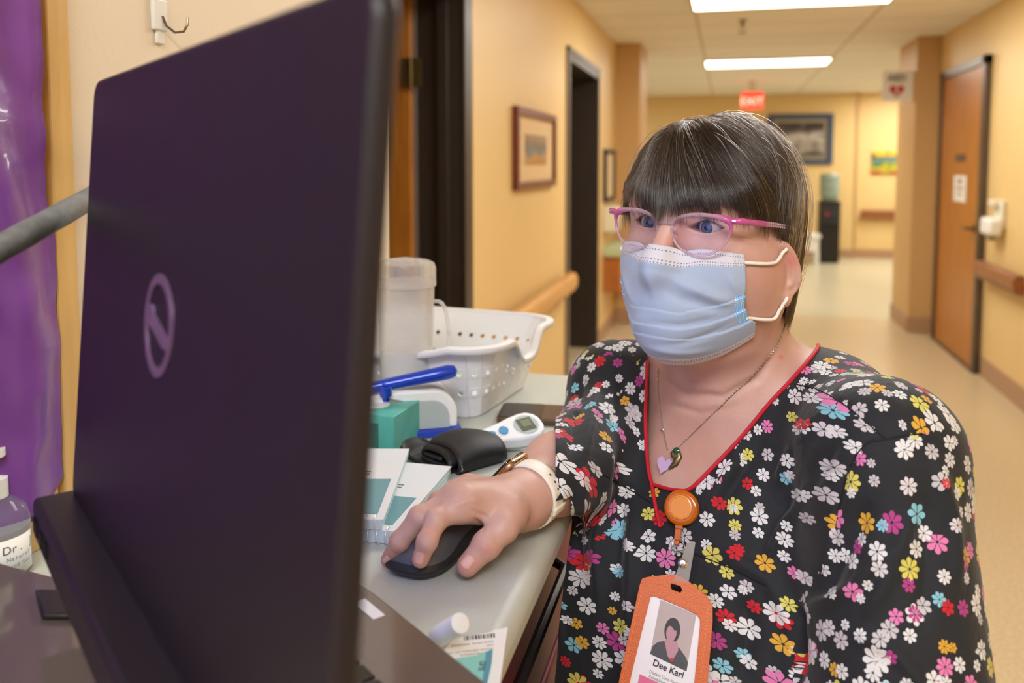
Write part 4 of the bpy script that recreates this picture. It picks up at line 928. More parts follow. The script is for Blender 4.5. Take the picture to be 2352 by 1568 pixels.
def put(name, V, Q, mats, root=woman): return np_mesh(name, V-np.array(root.location), Q, mats, root)
def relax(V, Q, it=1, lam=0.5):
    for _ in range(it):
        a = np.zeros_like(V); c = np.zeros(len(V))
        for k in range(4):
            i, j = Q[:, k], Q[:, (k+1) % 4]; np.add.at(a, i, V[j]); np.add.at(c, i, 1); np.add.at(a, j, V[i]); np.add.at(c, j, 1)
        V = V+(a/np.maximum(c, 1)[:, None]-V)*lam
    return V
lo = np.minimum(HO-0.16, MO-np.array([0.22, 0.2, 0.20])); hi = np.maximum(HO+np.array([0.16, 0.16, 0.15]), MO+np.array([0.22, 0.16, 0.0]))
SV, SQ = mesh_sdf(skin_upper, (HO[0]-0.27, HO[1]-0.20, HO[2]-0.40), (HO[0]+0.27, HO[1]+0.17, HO[2]+0.14), 0.0013)
# --- sculpted strokes: (pixel polyline, width px, depth m): creases of the neck
def strokes(V, Q, lst, gain=1.0):
    x, y, d = project(V); N = vnormals(V, Q); fr = (N@(-cF)) > 0.05
    out = V.copy()
    for pl, wpx, amp in lst:
        P = np.array(pl, float); best = np.full(len(V), 1e9); tb = np.zeros(len(V)); tot = len(P)-1
        for i in range(tot):
            a, b = P[i], P[i+1]; ab = b-a; t = np.clip(((x-a[0])*ab[0]+(y-a[1])*ab[1])/(ab@ab), 0, 1)
            dd = np.hypot(x-a[0]-t*ab[0], y-a[1]-t*ab[1]); m_ = dd < best; best[m_] = dd[m_]; tb[m_] = (i+t[m_])/tot
        wgt = np.exp(-(best/wpx)**2)*np.clip(np.sin(np.pi*np.clip(tb*0.94+0.03, 0, 1))*1.6, 0, 1)*fr
        out += N*(amp*gain*wgt)[:, None]
    return out
SV = strokes(SV, SQ, [([(1515, 862), (1570, 905), (1660, 912), (1740, 870), (1790, 800)], 10, -0.0030), ([(1530, 925), (1610, 950), (1700, 930)], 9, -0.0016),
                      ([(1690, 535), (1730, 545), (1765, 540)], 4, -0.0010), ([(1690, 548), (1725, 565), (1760, 570)], 4, -0.0008)])
tree_skin = bvh(SV, SQ)
# --- right arm and hand, in world space, resting on the mouse
def oz(x, y, h): return onz(x, y, ZC+h)
WR = oz(1194, 1152, 0.036)
J = {'i': [oz(1066, 1157, 0.056), oz(1002, 1194, 0.050), oz(981, 1244, 0.039), oz(966, 1284, 0.0245)],
     'm': [oz(1050, 1146, 0.057), oz(963, 1188, 0.049), oz(918, 1243, 0.030), oz(893, 1285, 0.0095)],
     'r': [oz(1058, 1136, 0.044), oz(1008, 1152, 0.040), oz(972, 1182, 0.025), oz(948, 1216, 0.010)],
     'p': [oz(1076, 1122, 0.036), oz(1044, 1128, 0.030), oz(1018, 1148, 0.019), oz(998, 1172, 0.009)],
     't': [oz(1163, 1180, 0.040), oz(1156, 1210, 0.037), oz(1117, 1252, 0.027), oz(1074, 1298, 0.014)]}
RAD = {'i': [0.0100, 0.0088, 0.0079, 0.0068], 'm': [0.0100, 0.0088, 0.0078, 0.0066], 'r': [0.0100, 0.0086, 0.0078, 0.0066], 'p': [0.0090, 0.0078, 0.0068, 0.0058], 't': [0.0150, 0.0125, 0.0108, 0.0090]}
def hand_sdf(p):
    d = cap(p, elR, WR+(elR-WR)*0.42, 0.035, 0.033)
    d = smin(d, cap(p, WR+(elR-WR)*0.42, WR+(elR-WR)*0.12, 0.0325, 0.0250), 0.03); d = smin(d, cap(p, WR+(elR-WR)*0.14, WR, 0.0235, 0.0220), 0.012)
    d = smin(d, cap(p, shR, elR, 0.040, 0.038), 0.02)
    palm = None
    for k, rw in (('i', 0.0150), ('m', 0.0150), ('r', 0.0145), ('p', 0.0135)):
        c_ = cap(p, WR, J[k][0], 0.0175, rw); palm = c_ if palm is None else smin(palm, c_, 0.012)
    d = smin(d, palm, 0.015)
    th = cap(p, WR+(J['t'][0]-WR)*0.3, J['t'][0], 0.018, 0.0165); th = smin(th, cap(p, J['t'][0], J['t'][1], 0.0165, 0.0128), 0.008)
    th = smin(th, cap(p, J['t'][0], J['i'][0], 0.011, 0.009), 0.012)                 # web of the thumb
    for a in (1, 2): th = smin(th, cap(p, J['t'][a], J['t'][a+1], RAD['t'][a], RAD['t'][a+1]), 0.004)
    th = smin(th, sph(p, J['t'][2]+np.array([0, 0, 0.0006]), 0.0115), 0.004)
    d = smin(d, th, 0.008)
    allf = None
    for k in 'imrp':
        j, r_ = J[k], RAD[k]; fgr = None
        for a in range(3):
            c_ = cap(p, j[a], j[a+1], r_[a], r_[a+1]); fgr = c_ if fgr is None else smin(fgr, c_, 0.003)
        for a in (1, 2): fgr = smin(fgr, sph(p, j[a]+np.array([0, 0, 0.0008]), r_[a]*1.0), 0.003)
        allf = fgr if allf is None else smin(allf, fgr, 0.0018)
    return smin(d, allf, 0.009)
pts_ = np.array([WR, shR, elR]+[q for k in J for q in J[k]])
HV, HQ = mesh_sdf(hand_sdf, pts_.min(0)-np.array([0.03, 0.03, 0.03]), pts_.max(0)+0.06, 0.0015)
# knuckle creases and nail beds pressed into the surface
SKEL = []
for k in 'imt':
    for a in ((1, 2) if k != 't' else (2,)):
        x, y, _ = project(J[k][a][None]); dirp = J[k][a+1]-J[k][a-1]; x2, y2, _ = project((J[k][a]+dirp*0.1)[None]); dx, dy = x2[0]-x[0], y2[0]-y[0]; l = math.hypot(dx, dy); nx, ny = -dy/l, dx/l
        for o_ in (-4, 0, 4): SKEL.append(([(x[0]+dx/l*o_-nx*12, y[0]+dy/l*o_-ny*12), (x[0]+dx/l*o_+nx*12, y[0]+dy/l*o_+ny*12)], 1.5, -0.0005))
HV = strokes(HV, HQ, SKEL+[([(1090, 1190), (1105, 1205), (1112, 1222)], 4, -0.0018), ([(1080, 1170), (1095, 1178), (1125, 1190)], 5, -0.0012), ([(1045, 1160), (1075, 1150), (1100, 1150)], 5, 0.0010)])
VNP = [(1440, 700), (1476, 830), (1470, 960), (1480, 1085), (1492, 1130), (1530, 1145), (1600, 1136), (1720, 1015), (1835, 880), (1900, 800), (1880, 740), (1830, 700), (1700, 560), (1440, 560)]
sc_c = SV[SQ].mean(1); xx_, yy_, _ = project(sc_c); SQ = SQ[inpoly(xx_, yy_, VNP) | (sc_c[:, 2] > MO[2]+0.045)]
hc_c = HV[HQ].mean(1); ax_f = (WR-elR)/np.linalg.norm(WR-elR); HQ = HQ[(hc_c-elR)@ax_f > 0.50*np.linalg.norm(WR-elR)]
off = len(SV); AV = np.concatenate([SV, HV]); AQ = np.concatenate([SQ, HQ+off])
# keep only skin that can ever show: drop what lies deep inside the scrub top
body = put('body', AV, AQ, [skin])
x, y, d_ = project(AV); red = np.zeros(len(AV))
for (a, b, s_, k_) in [(1765, 822, 5, 0.8), (1793, 820, 6, 0.8), (1727, 782, 5, 0.6), (1820, 600, 16, 0.55), (1560, 545, 30, 0.25), (1540, 560, 30, 0.25), (1560, 1010, 60, 0.12), (965, 1285, 22, 0.35), (893, 1290, 25, 0.45), (1072, 1300, 22, 0.3), (1118, 1258, 14, 0.3), (985, 1222, 12, 0.2)]:
    red = np.maximum(red, k_*np.exp(-(((x-a)**2+(y-b)**2)/(s_*s_))))
at_ = body.data.attributes.new('red', 'FLOAT', 'POINT'); at_.data.foreach_set('value', red.astype(np.float32))
tree_hand = bvh(HV, HQ)
# nails
nail = mat('finger_nail', (226, 176, 164), 0.25, spec=0.6)
for cx_, cy_, dx, dy, wn_, ln_ in ((964, 1280, -0.15, 1.0, 9, 14), (1074, 1290, -0.62, 0.78, 11, 15), (889, 1284, -0.75, 0.66, 7, 9)):
    rows = []; l = math.hypot(dx, dy); dx /= l; dy /= l
    for i in range(9):
        row = []
        for j in range(9):
            a, b = (i-4)/4, (j-4)/4; k_ = math.sqrt(max(0, 1-0.35*b*b)); px_, py_ = cx_+dx*a*ln_*k_-dy*b*wn_, cy_+dy*a*ln_*k_+dx*b*wn_
            h_, n_ = cast(tree_hand, px_, py_, 0.0006*(1-0.5*b*b))
            row.append(h_)
        rows.append(row)
    if all(v is not None for r_ in rows for v in r_):
        wchild(MB().grid(rows), 'fingernail', nail, woman)
# --- eyes
def eye_mat():
    m = bpy.data.materials.new('eye'); m.use_nodes = True; nt = m.node_tree; b = nt.nodes['Principled BSDF']
    tc = nt.nodes.new('ShaderNodeTexCoord'); sp = nt.nodes.new('ShaderNodeSeparateXYZ'); nt.links.new(tc.outputs['Object'], sp.inputs[0])
    cb_ = nt.nodes.new('ShaderNodeCombineXYZ'); nt.links.new(sp.outputs['X'], cb_.inputs['X']); nt.links.new(sp.outputs['Z'], cb_.inputs['Y'])
    ln_ = nt.nodes.new('ShaderNodeVectorMath'); ln_.operation = 'LENGTH'; nt.links.new(cb_.outputs[0], ln_.inputs[0])
    cr = nt.nodes.new('ShaderNodeValToRGB'); e = cr.color_ramp.elements
    mp = nt.nodes.new('ShaderNodeMath'); mp.operation = 'MULTIPLY'; mp.inputs[1].default_value = 100.0; nt.links.new(ln_.outputs['Value'], mp.inputs[0])
    e[0].position = 0.0; e[0].color = (0.004, 0.004, 0.006, 1); e[1].position = 1.0; e[1].color = (*lin((222, 210, 208)), 1)
    for p_, c_ in ((0.21, (4, 5, 8)), (0.23, (84, 108, 138)), (0.47, (68, 92, 124)), (0.56, (34, 46, 70)), (0.62, (222, 214, 214))):
        k = e.new(p_); k.color = (*lin(c_), 1)
    nt.links.new(mp.outputs[0], cr.inputs['Fac']); nt.links.new(cr.outputs['Color'], b.inputs['Base Color'])
    b.inputs['Roughness'].default_value = 0.12; b.inputs['Coat Weight'].default_value = 1.0; b.inputs['Coat Roughness'].default_value = 0.03
    return m
eyem = eye_mat()
for sx in (1, -1):
    m = MB(); pr = []
    for i in range(25):
        a = math.pi*i/24; pr.append((0.0122*math.sin(a), 0.0122*math.cos(a)))
    m.lathe(pr, 36)
    o = m.build('eyeball', eyem, woman); ec = hw((sx*0.0315, -0.0725, -0.0002))
    look = Matrix.Rotation(-HA+math.radians(-2 if sx > 0 else 2), 3, 'Z') @ Matrix.Rotation(math.radians(4), 3, 'X')
    o.location = Vector(ec)-woman.location; o.rotation_euler = look.to_euler()
# upper lid lash line and brows
lash = mat('dark_lashes', (40, 28, 26), 0.6)
for sx in (1, -1):
    m = MB(); pts = []
    for i in range(15):
        e_ = -1+2*i/14; X_ = 0.0315+e_*0.0142; zz = 0.0056*(1-e_*e_)+0.0002; yy = -0.0725-math.sqrt(max(0, 0.0143**2-(X_-0.0315)**2-zz*zz))-0.0003
        pts.append(hw((sx*X_, yy, zz+0.0007*e_)))
    m.tube(pts, [0.0003+0.0006*math.sin(math.pi*i/14) for i in range(15)], 6); wchild(m, 'eyelashes', lash, woman)
# ------------------------------------------------------------------ mouse
mf, mr = onz(918, 1338, ZC), onz(1086, 1212, ZC); md = mr-mf; ML = float(np.linalg.norm(md)); md /= ML; mw_ = np.array([md[1], -md[0], 0.0]); mo = (mf+mr)/2
ML = 0.116
mo = mo + mw_*0.0
def mouse_sdf(p):
    q = p-mo.astype(np.float32); u = q@md.astype(np.float32); v = q@mw_.astype(np.float32); z = q[:, 2]
    t = np.clip(u/(ML/2), -1, 1)
    halfw = 0.0305-0.003*np.cos(t*math.pi)*0-0.0035*np.exp(-((t+0.05)/0.35)**2)*(v > 0)
    top = 0.024+0.016*np.sin(np.clip((t+0.95)/1.9, 0, 1)**0.85*math.pi*0.86+0.12)
    r_ = (np.abs(u/(ML/2))**3.0+np.abs(v/halfw)**3.0)**(1/3.0)
    a = (r_-1)*0.026+np.clip(z-0.010, 0, 1)*0.22+np.clip(0.008-z, 0, 1)*0.5; crown = z-top+0.010*np.abs(v/0.03)**2.2
    d = smax(a, crown, 0.008); return smax(d, -(z-0.0008), 0.002)
MV, MQ = mesh_sdf(mouse_sdf, mo-np.array([0.07, 0.07, 0.004]), mo+np.array([0.07, 0.07, 0.055]), 0.0008)
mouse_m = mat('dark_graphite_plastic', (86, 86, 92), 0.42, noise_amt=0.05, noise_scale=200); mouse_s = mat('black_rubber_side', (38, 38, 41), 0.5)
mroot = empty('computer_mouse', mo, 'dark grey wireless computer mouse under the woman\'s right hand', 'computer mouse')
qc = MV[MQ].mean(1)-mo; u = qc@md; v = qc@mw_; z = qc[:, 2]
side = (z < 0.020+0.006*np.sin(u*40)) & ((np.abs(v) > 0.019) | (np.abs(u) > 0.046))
def submesh(V, Q, mk):
    q = Q[mk]; ids, inv = np.unique(q, return_inverse=True); return V[ids], inv.reshape(q.shape)
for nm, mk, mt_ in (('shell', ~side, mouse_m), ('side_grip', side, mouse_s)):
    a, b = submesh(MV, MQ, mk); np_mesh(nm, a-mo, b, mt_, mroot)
tree_mouse = bvh(MV, MQ)
m = MB(); wp = mo-md*0.034+np.array([0, 0, 0.0245]); m.X = Matrix([(mw_[0], md[0], 0, wp[0]), (mw_[1], md[1], 0, wp[1]), (0, 0, 1, wp[2]), (0, 0, 0, 1)]) @ Matrix.Rotation(math.pi/2, 4, 'Y')
m.lathe([(0, -0.0035), (0.009, -0.0035), (0.0105, -0.0022), (0.0105, 0.0022), (0.009, 0.0035), (0, 0.0035)], 28); wchild(m, 'scroll_wheel', mat('glossy_black_wheel', (22, 22, 24), 0.15), mroot)
m = MB(); pts = []
for k in range(12):
    h_ = tree_mouse.ray_cast(Vector(mo-md*(0.050-0.0035*k)+np.array([0, 0, 0.1])), Vector((0, 0, -1)))[0]
    if h_: pts.append(h_+Vector((0, 0, 0.0001)))
if len(pts) > 3: m.tube(pts, 0.0005, 6); wchild(m, 'button_seam', mouse_s, mroot)
# ------------------------------------------------------------------ scrub top
def sleeveL(p): return cap(p, shL, elL, 0.062, 0.070)
HEM = 0.50
def sleeveR(p): return smin(cap(p, shR, elR, 0.048, 0.048), cap(p, elR, elR+(WR-elR)*0.70, 0.049, 0.0450), 0.02)
def garment(p):
    d = smin(torso_sdf(p), shoulders(p), 0.05)-0.0015
    d = smin(d, neck_sdf(p)-0.001, 0.045)
    d = smin(d, sleeveL(p), 0.035); d = smin(d, sleeveR(p), 0.03)
    return d
lo = MO+np.array([-0.34, -0.34, -0.50]); hi = MO+np.array([0.34, 0.30, 0.16])
GV, GQ = mesh_sdf(garment, lo, hi, 0.0036)
GV0 = GV.copy(); GV = strokes(GV, GQ, [
    ([(1985, 1020), (1940, 1090), (1920, 1200), (1900, 1330)], 9, -0.0022), ([(2035, 1008), (1985, 1022)], 6, -0.0015),
    ([(1825, 878), (1900, 905), (1990, 965), (2035, 1010)], 5, -0.0014), ([(2035, 1010), (2110, 1000), (2170, 1030)], 6, -0.0014),
    ([(1880, 925), (1830, 1030), (1780, 1120)], 14, 0.0055), ([(1930, 1000), (1850, 1120), (1790, 1200)], 18, -0.0045), ([(1870, 1080), (1800, 1210), (1760, 1290)], 13, 0.006),
    ([(1700, 1050), (1660, 1110), (1620, 1180)], 14, 0.004), ([(1760, 1000), (1700, 1090), (1640, 1190)], 16, -0.0035),
    ([(2000, 1150), (1930, 1280), (1880, 1380)], 22, -0.006), ([(2050, 1250), (1960, 1350), (1850, 1400)], 16, 0.005), ([(1830, 1380), (1835, 1470), (1830, 1568)], 14, -0.008),
    ([(2150, 1050), (2190, 1200), (2200, 1350)], 16, 0.004), ([(2120, 1120), (2130, 1300), (2120, 1450)], 20, -0.004), ([(1990, 1420), (2050, 1300), (2100, 1180)], 18, 0.004),
    ([(2140, 1600), (2060, 1500), (1950, 1450)], 16, 0.004), ([(1400, 1000), (1390, 1100), (1370, 1250), (1375, 1400)], 14, 0.005), ([(1430, 1010), (1425, 1150), (1410, 1350)], 14, -0.0045),
    ([(1345, 1010), (1320, 1150), (1330, 1330)], 13, -0.005), ([(1340, 850), (1320, 950), (1310, 1080)], 12, -0.004), ([(1375, 880), (1350, 1000), (1320, 1160)], 12, 0.0045),
    ([(1430, 830), (1420, 930), (1400, 1020)], 10, -0.003), ([(1450, 1180), (1450, 1330), (1440, 1500)], 16, 0.005), ([(1290, 1200), (1285, 1350), (1290, 1500)], 10, 0.004),
    ([(1385, 1090), (1430, 1115), (1500, 1150)], 5, -0.0012), ([(1590, 1270), (1680, 1310), (1770, 1350)], 5, -0.0014), ([(1700, 1370), (1720, 1450), (1700, 1568)], 22, -0.005), ([(1640, 1250), (1760, 1330), (1850, 1470)], 20, 0.004),
    ([(2200, 1508), (2235, 1500), (2275, 1490)], 4, -0.0015)], 1.35)
lowm = (GV[:, 2] < ZC+0.004) & (GV[:, 0] < -0.1465); GV[lowm, 0] = -0.1465+0.02*(GV[lowm, 0]+0.1465)
tree_g = bvh(GV, GQ)
VN = [(1478, 760), (1488, 830), (1486, 900), (1483, 960), (1486, 1030), (1492, 1085), (1499, 1113), (1512, 1116), (1540, 1124), (1575, 1128), (1596, 1116), (1645, 1067), (1704, 1004), (1765, 930), (1818, 873), (1862, 822), (1879, 794), (1866, 770), (1822, 742)]
VN_ = [tuple(p) for p in catmull([VN[i] for i in range(6)], 6)]+[VN[6]]+[tuple(p) for p in catmull(VN[7:10], 4)]+[tuple(p) for p in catmull(VN[10:], 6)]
poly = VN_+[(1700, 560), (1470, 560)]
gx, gy, gd = project(GV); GN = vnormals(GV, GQ)
inside = inpoly(gx, gy, poly) & ((GN@cF) < 0.35) & (gd < 0.95)
keep = ~inside[GQ].any(1)
# open cuffs: the hand side of the right sleeve, the bottom of the left sleeve, the hem
axR = (elR-shR)/np.linalg.norm(elR-shR); gc = GV[GQ].mean(1)
axF = (WR-elR)/np.linalg.norm(WR-elR); LF = float(np.linalg.norm(WR-elR))
tF = (gc-elR)@axF; rF = np.linalg.norm(gc-elR-tF[:, None]*axF, axis=1)
x_g, y_g, _g = project(gc); nH = cR-cF*(1276-PX)/FP; nH = nH/np.linalg.norm(nH)
cuffR = ((gc-cC)@nH < 0) & (rF < 0.080) & (gc[:, 2] > ZC-0.01) & (tF < LF*1.3) & (tF > 0.02)
keep &= ~cuffR
keep &= ~((x_g < 1312) & (y_g > 1142) & (y_g < 1240) & (tF > 0.02) & (rF < 0.10) & (gc[:, 2] > ZC-0.03))
axL = (elL-shL)/np.linalg.norm(elL-shL); tL = (gc-elL)@axL; keep &= ~((tL > 0.025) & (np.linalg.norm(gc-elL-tL[:, None]*axL, axis=1) < 0.084)); keep &= gc[:, 2] > MO[2]-0.47
keep &= ~((neck_sdf(gc.astype(np.float32)) < 0.012) & (gc[:, 2] > MO[2]+0.055))
GQ2 = GQ[keep]
# snap the cut edge onto the neckline
cnt = {}
e = np.concatenate([GQ2[:, [k, (k+1) % 4]] for k in range(4)]); es = np.sort(e, 1); uq, ct = np.unique(es, axis=0, return_counts=True); bv = np.unique(uq[ct == 1])
nl = [cast(tree_g, px_, py_, 0.0)[0] for px_, py_ in VN_]
nl = np.array([tuple(v) for v in nl if v is not None])
dens = []
for i in range(len(nl)-1):
    if np.linalg.norm(nl[i+1]-nl[i]) < 0.03:
        for k in range(6): dens.append(nl[i]+(nl[i+1]-nl[i])*k/6)
dens = np.array(dens)
for i in bv:
    dd = np.linalg.norm(dens-GV[i], axis=1); k = dd.argmin()
    if dd[k] < 0.009: GV[i] = dens[k]
    elif abs((GV[i]-cC)@nH) < 0.011 and np.linalg.norm(GV[i]-elR) < 0.22 and gy[i] < 1138: GV[i] = GV[i]-axF*(((GV[i]-cC)@nH)/(axF@nH))
    elif abs((GV[i]-elL)@axL-0.025) < 0.006 and np.linalg.norm(GV[i]-elL) < 0.2: GV[i] = GV[i]-axL*((GV[i]-elL)@axL-0.025)
def floral():
    m = bpy.data.materials.new('black_floral_cotton'); m.use_nodes = True; nt = m.node_tree; b = nt.nodes['Principled BSDF']; L = nt.links
    uv = nt.nodes.new('ShaderNodeUVMap'); uv.uv_map = 'UV'
    def Mth(op, a, b_=None, c_=None):
        n = nt.nodes.new('ShaderNodeMath'); n.operation = op
        for i, v in enumerate((a, b_, c_)):
            if v is None: continue
            if isinstance(v, (int, float)): n.inputs[i].default_value = v
            else: L.new(v, n.inputs[i])
        return n.outputs[0]
    col = None; base = lin((31, 33, 38))
    prev = nt.nodes.new('ShaderNodeRGB'); prev.outputs[0].default_value = (*base, 1); prev = prev.outputs[0]
    for li, (scale, R0, R1, off_, pres) in enumerate([(47.0, 0.22, 0.42, 0.0, 0.88), (58.0, 0.20, 0.38, 7.3, 0.34), (34.0, 0.27, 0.38, 3.1, 0.16)]):
        mp = nt.nodes.new('ShaderNodeMapping'); mp.inputs['Scale'].default_value = (scale, scale, 1); mp.inputs['Location'].default_value = (off_, off_*1.7, 0); L.new(uv.outputs[0], mp.inputs['Vector'])
        vo = nt.nodes.new('ShaderNodeTexVoronoi'); vo.voronoi_dimensions = '2D'; vo.inputs['Scale'].default_value = 1.0; vo.inputs['Randomness'].default_value = 0.72; L.new(mp.outputs[0], vo.inputs['Vector'])
        df = nt.nodes.new('ShaderNodeVectorMath'); df.operation = 'SUBTRACT'; L.new(mp.outputs[0], df.inputs[0]); L.new(vo.outputs['Position'], df.inputs[1])
        sp = nt.nodes.new('ShaderNodeSeparateXYZ'); L.new(df.outputs[0], sp.inputs[0]); x_, y_ = sp.outputs['X'], sp.outputs['Y']
        rc = nt.nodes.new('ShaderNodeSeparateColor'); L.new(vo.outputs['Color'], rc.inputs[0]); r1, r2, r3 = rc.outputs[0], rc.outputs[1], rc.outputs[2]
        r_ = Mth('SQRT', Mth('ADD', Mth('MULTIPLY', x_, x_), Mth('MULTIPLY', y_, y_)))
        th = Mth('ADD', Mth('ARCTAN2', y_, x_), Mth('MULTIPLY', r2, 6.28))
        n_ = Mth('ADD', Mth('ROUND', Mth('MULTIPLY', r3, 2.0)), 6.0)                 # 6, 7 or 8 petals
        cs = Mth('ABSOLUTE', Mth('COSINE', Mth('MULTIPLY', Mth('MULTIPLY', th, n_), 0.5)))  # 1 mid-petal, 0 between petals
        R = Mth('ADD', Mth('MULTIPLY', Mth('FRACT', Mth('MULTIPLY', r1, 7.7)), R1-R0), R0)
        Rp = Mth('MULTIPLY', R, Mth('ADD', Mth('MULTIPLY', Mth('POWER', cs, 0.75), 0.42), 0.58))
        rn = Mth('DIVIDE', r_, R)
        inr = Mth('LESS_THAN', r_, Rp)
        gap = Mth('GREATER_THAN', cs, Mth('SUBTRACT', 0.34, Mth('MULTIPLY', rn, 0.16)))       # dark line between petals
        cen = Mth('GREATER_THAN', rn, 0.13)
        mk = Mth('MULTIPLY', Mth('MULTIPLY', inr, gap), Mth('MULTIPLY', cen, Mth('LESS_THAN', Mth('FRACT', Mth('MULTIPLY', r2, 13.3)), pres)))
        cr = nt.nodes.new('ShaderNodeValToRGB'); cr.color_ramp.interpolation = 'CONSTANT'; el = cr.color_ramp.elements
        cols = [(0.0, (214, 212, 214)), (0.36, (190, 184, 188)), (0.52, (206, 200, 204)), (0.62, (214, 118, 170)), (0.72, (196, 30, 44)), (0.81, (206, 196, 96)), (0.87, (210, 160, 56)), (0.92, (130, 186, 204)), (0.96, (170, 60, 128))]
        el[0].color = (*lin(cols[0][1]), 1); el[1].position = cols[1][0]; el[1].color = (*lin(cols[1][1]), 1)
        for p_, c_ in cols[2:]: k = el.new(p_); k.color = (*lin(c_), 1)
        L.new(Mth('FRACT', Mth('MULTIPLY', r1, 3.3)), cr.inputs['Fac'])
        mx = nt.nodes.new('ShaderNodeMix'); mx.data_type = 'RGBA'; L.new(mk, mx.inputs['Factor']); L.new(prev, mx.inputs['A']); L.new(cr.outputs['Color'], mx.inputs['B']); prev = mx.outputs['Result']
    L.new(prev, b.inputs['Base Color']); b.inputs['Roughness'].default_value = 0.75; b.inputs['Sheen Weight'].default_value = 0.12; b.inputs['Specular IOR Level'].default_value = 0.3
    tc = nt.nodes.new('ShaderNodeTexCoord'); n2 = nt.nodes.new('ShaderNodeTexNoise'); n2.inputs['Scale'].default_value = 14; n2.inputs['Detail'].default_value = 3; n2.inputs['Distortion'].default_value = 1.5
    L.new(tc.outputs['Object'], n2.inputs['Vector']); bp = nt.nodes.new('ShaderNodeBump'); bp.inputs['Strength'].default_value = 0.5; bp.inputs['Distance'].default_value = 0.006; L.new(n2.outputs['Fac'], bp.inputs['Height'])
    n3 = nt.nodes.new('ShaderNodeTexNoise'); n3.inputs['Scale'].default_value = 900; L.new(tc.outputs['Object'], n3.inputs['Vector'])
    bp2 = nt.nodes.new('ShaderNodeBump'); bp2.inputs['Strength'].default_value = 0.3; bp2.inputs['Distance'].default_value = 0.0004; L.new(n3.outputs['Fac'], bp2.inputs['Height']); L.new(bp.outputs[0], bp2.inputs['Normal']); L.new(bp2.outputs[0], b.inputs['Normal'])
    return m
fl = floral()
polL = [(2035, 1008), (1985, 1022), (1945, 1085), (1922, 1180), (1890, 1300), (1832, 1390), (1825, 1480), (1820, 2600), (3200, 2600), (3200, 900), (2180, 985), (2110, 996)]
gx, gy, gd = project(gc[keep]); isL = inpoly(gx, gy, polL)
dR = cap(gc[keep].astype(np.float32), shR, elR, 0.06, 0.06); tR = (gc[keep]-shR)@axR
isR = ((dR < 0.03) & (tR > 0.0) & (bl(gc[keep])[:, 0] < -0.125)) | ((tF[keep] > 0.02) & (rF[keep] < 0.07) & (gx < 1420))
isY = (inpoly(gx, gy, [(1700, 878), (1825, 878), (1880, 895), (1940, 930), (1990, 970), (2035, 1008), (2110, 996), (2180, 985), (3200, 900), (3200, 200), (1700, 200)]) & ~isL) | ((bl(gc[keep])[:, 2] > -0.03) & (gx < 1700) & ~isR)
def frame_ax(a, b):
    z_ = (b-a)/np.linalg.norm(b-a); x_ = np.cross(z_, [0, 1, 0]); x_ /= np.linalg.norm(x_); return x_, np.cross(z_, x_), z_
def put_garment(name, mk, uvf):
    a, q = submesh(GV, GQ2, mk); a = relax(a, q, 0)
    o = put(name, a, q, [fl]); uvl = o.data.uv_layers.new(name='UV'); loc = a
    UVv = uvf(a); per = UVv[q]                                        # fix wrap-around inside a face
    w_ = per[:, :, 0]; ref = w_[:, :1]; per_len = uvf.period; w_ = ref+((w_-ref+per_len/2) % per_len-per_len/2); per = np.stack([w_, per[:, :, 1]], -1)
    nl_ = len(o.data.loops)
    uvl.data.foreach_set('uv', per.reshape(-1, 2).astype(np.float32).ravel()[:2*nl_]); return o
def uv_body(V):
    b = bl(V); an = np.arctan2(b[:, 0], b[:, 1]+0.06); return np.stack([an*0.165, b[:, 2]-0.5*b[:, 1]], 1)
uv_body.period = 2*math.pi*0.165
def mk_uv(a, b, r, shift):
    X_, Y_, Z_ = frame_ax(a, b)
    def f(V): q = V-a; return np.stack([np.arctan2(q@X_, q@Y_)*r, (q@Z_)+shift], 1)
    f.period = 2*math.pi*r; return f
top = put_garment('scrub_top', ~(isL | isR | isY), uv_body)
uv_y = lambda V: np.stack([bl(V)[:, 0]*1.05+2.0, bl(V)[:, 1]*1.25+1.0], 1)
uv_y.period = 50.0
yoke = put_garment('shoulder_yoke', isY, uv_y)
s1_ = put_garment('sleeve', isL, mk_uv(shL, elL, 0.072, 3.3)); s2_ = put_garment('sleeve', isR & ~isL, mk_uv(shR, elR, 0.06, 5.1))
# red piping along the neckline
red_pipe = mat('dark_red_piping', (190, 18, 42), 0.6, bump=0.3, bump_scale=900)
def pipe(seg, name='neckline_piping', r_=0.0019, offs=0.0012, mt_=red_pipe, tr=None):
    P_ = [cast(tr or tree_g, px_, py_, offs)[0] for px_, py_ in seg]; P_ = [p for p in P_ if p is not None]
    wchild(MB().tube(P_, r_, 8), name, mt_, woman)
pipe([tuple(p) for p in catmull([VN[i] for i in range(1, 7)]+[(1505, 1150), (1518, 1212)], 6)])
pipe([tuple(p) for p in catmull(VN[6:10], 5)]); pipe([tuple(p) for p in catmull(VN[9:], 6)])
# stitching lines of the yoke and side panel
stitch = mat('black_thread', (10, 10, 12), 0.7)
for pl in ([(1825, 882), (1880, 895), (1940, 930), (1990, 970), (2036, 1010)], [(2036, 1010), (1988, 1020), (1948, 1082), (1926, 1170)], [(2036, 1010), (2075, 1000), (2120, 996)], [(1590, 1270), (1680, 1305), (1760, 1345)], [(1385, 1090), (1440, 1120), (1495, 1155)]):
    pipe([tuple(p) for p in catmull(pl, 6)], 'seam_stitching', 0.0006, 0.0, stitch)
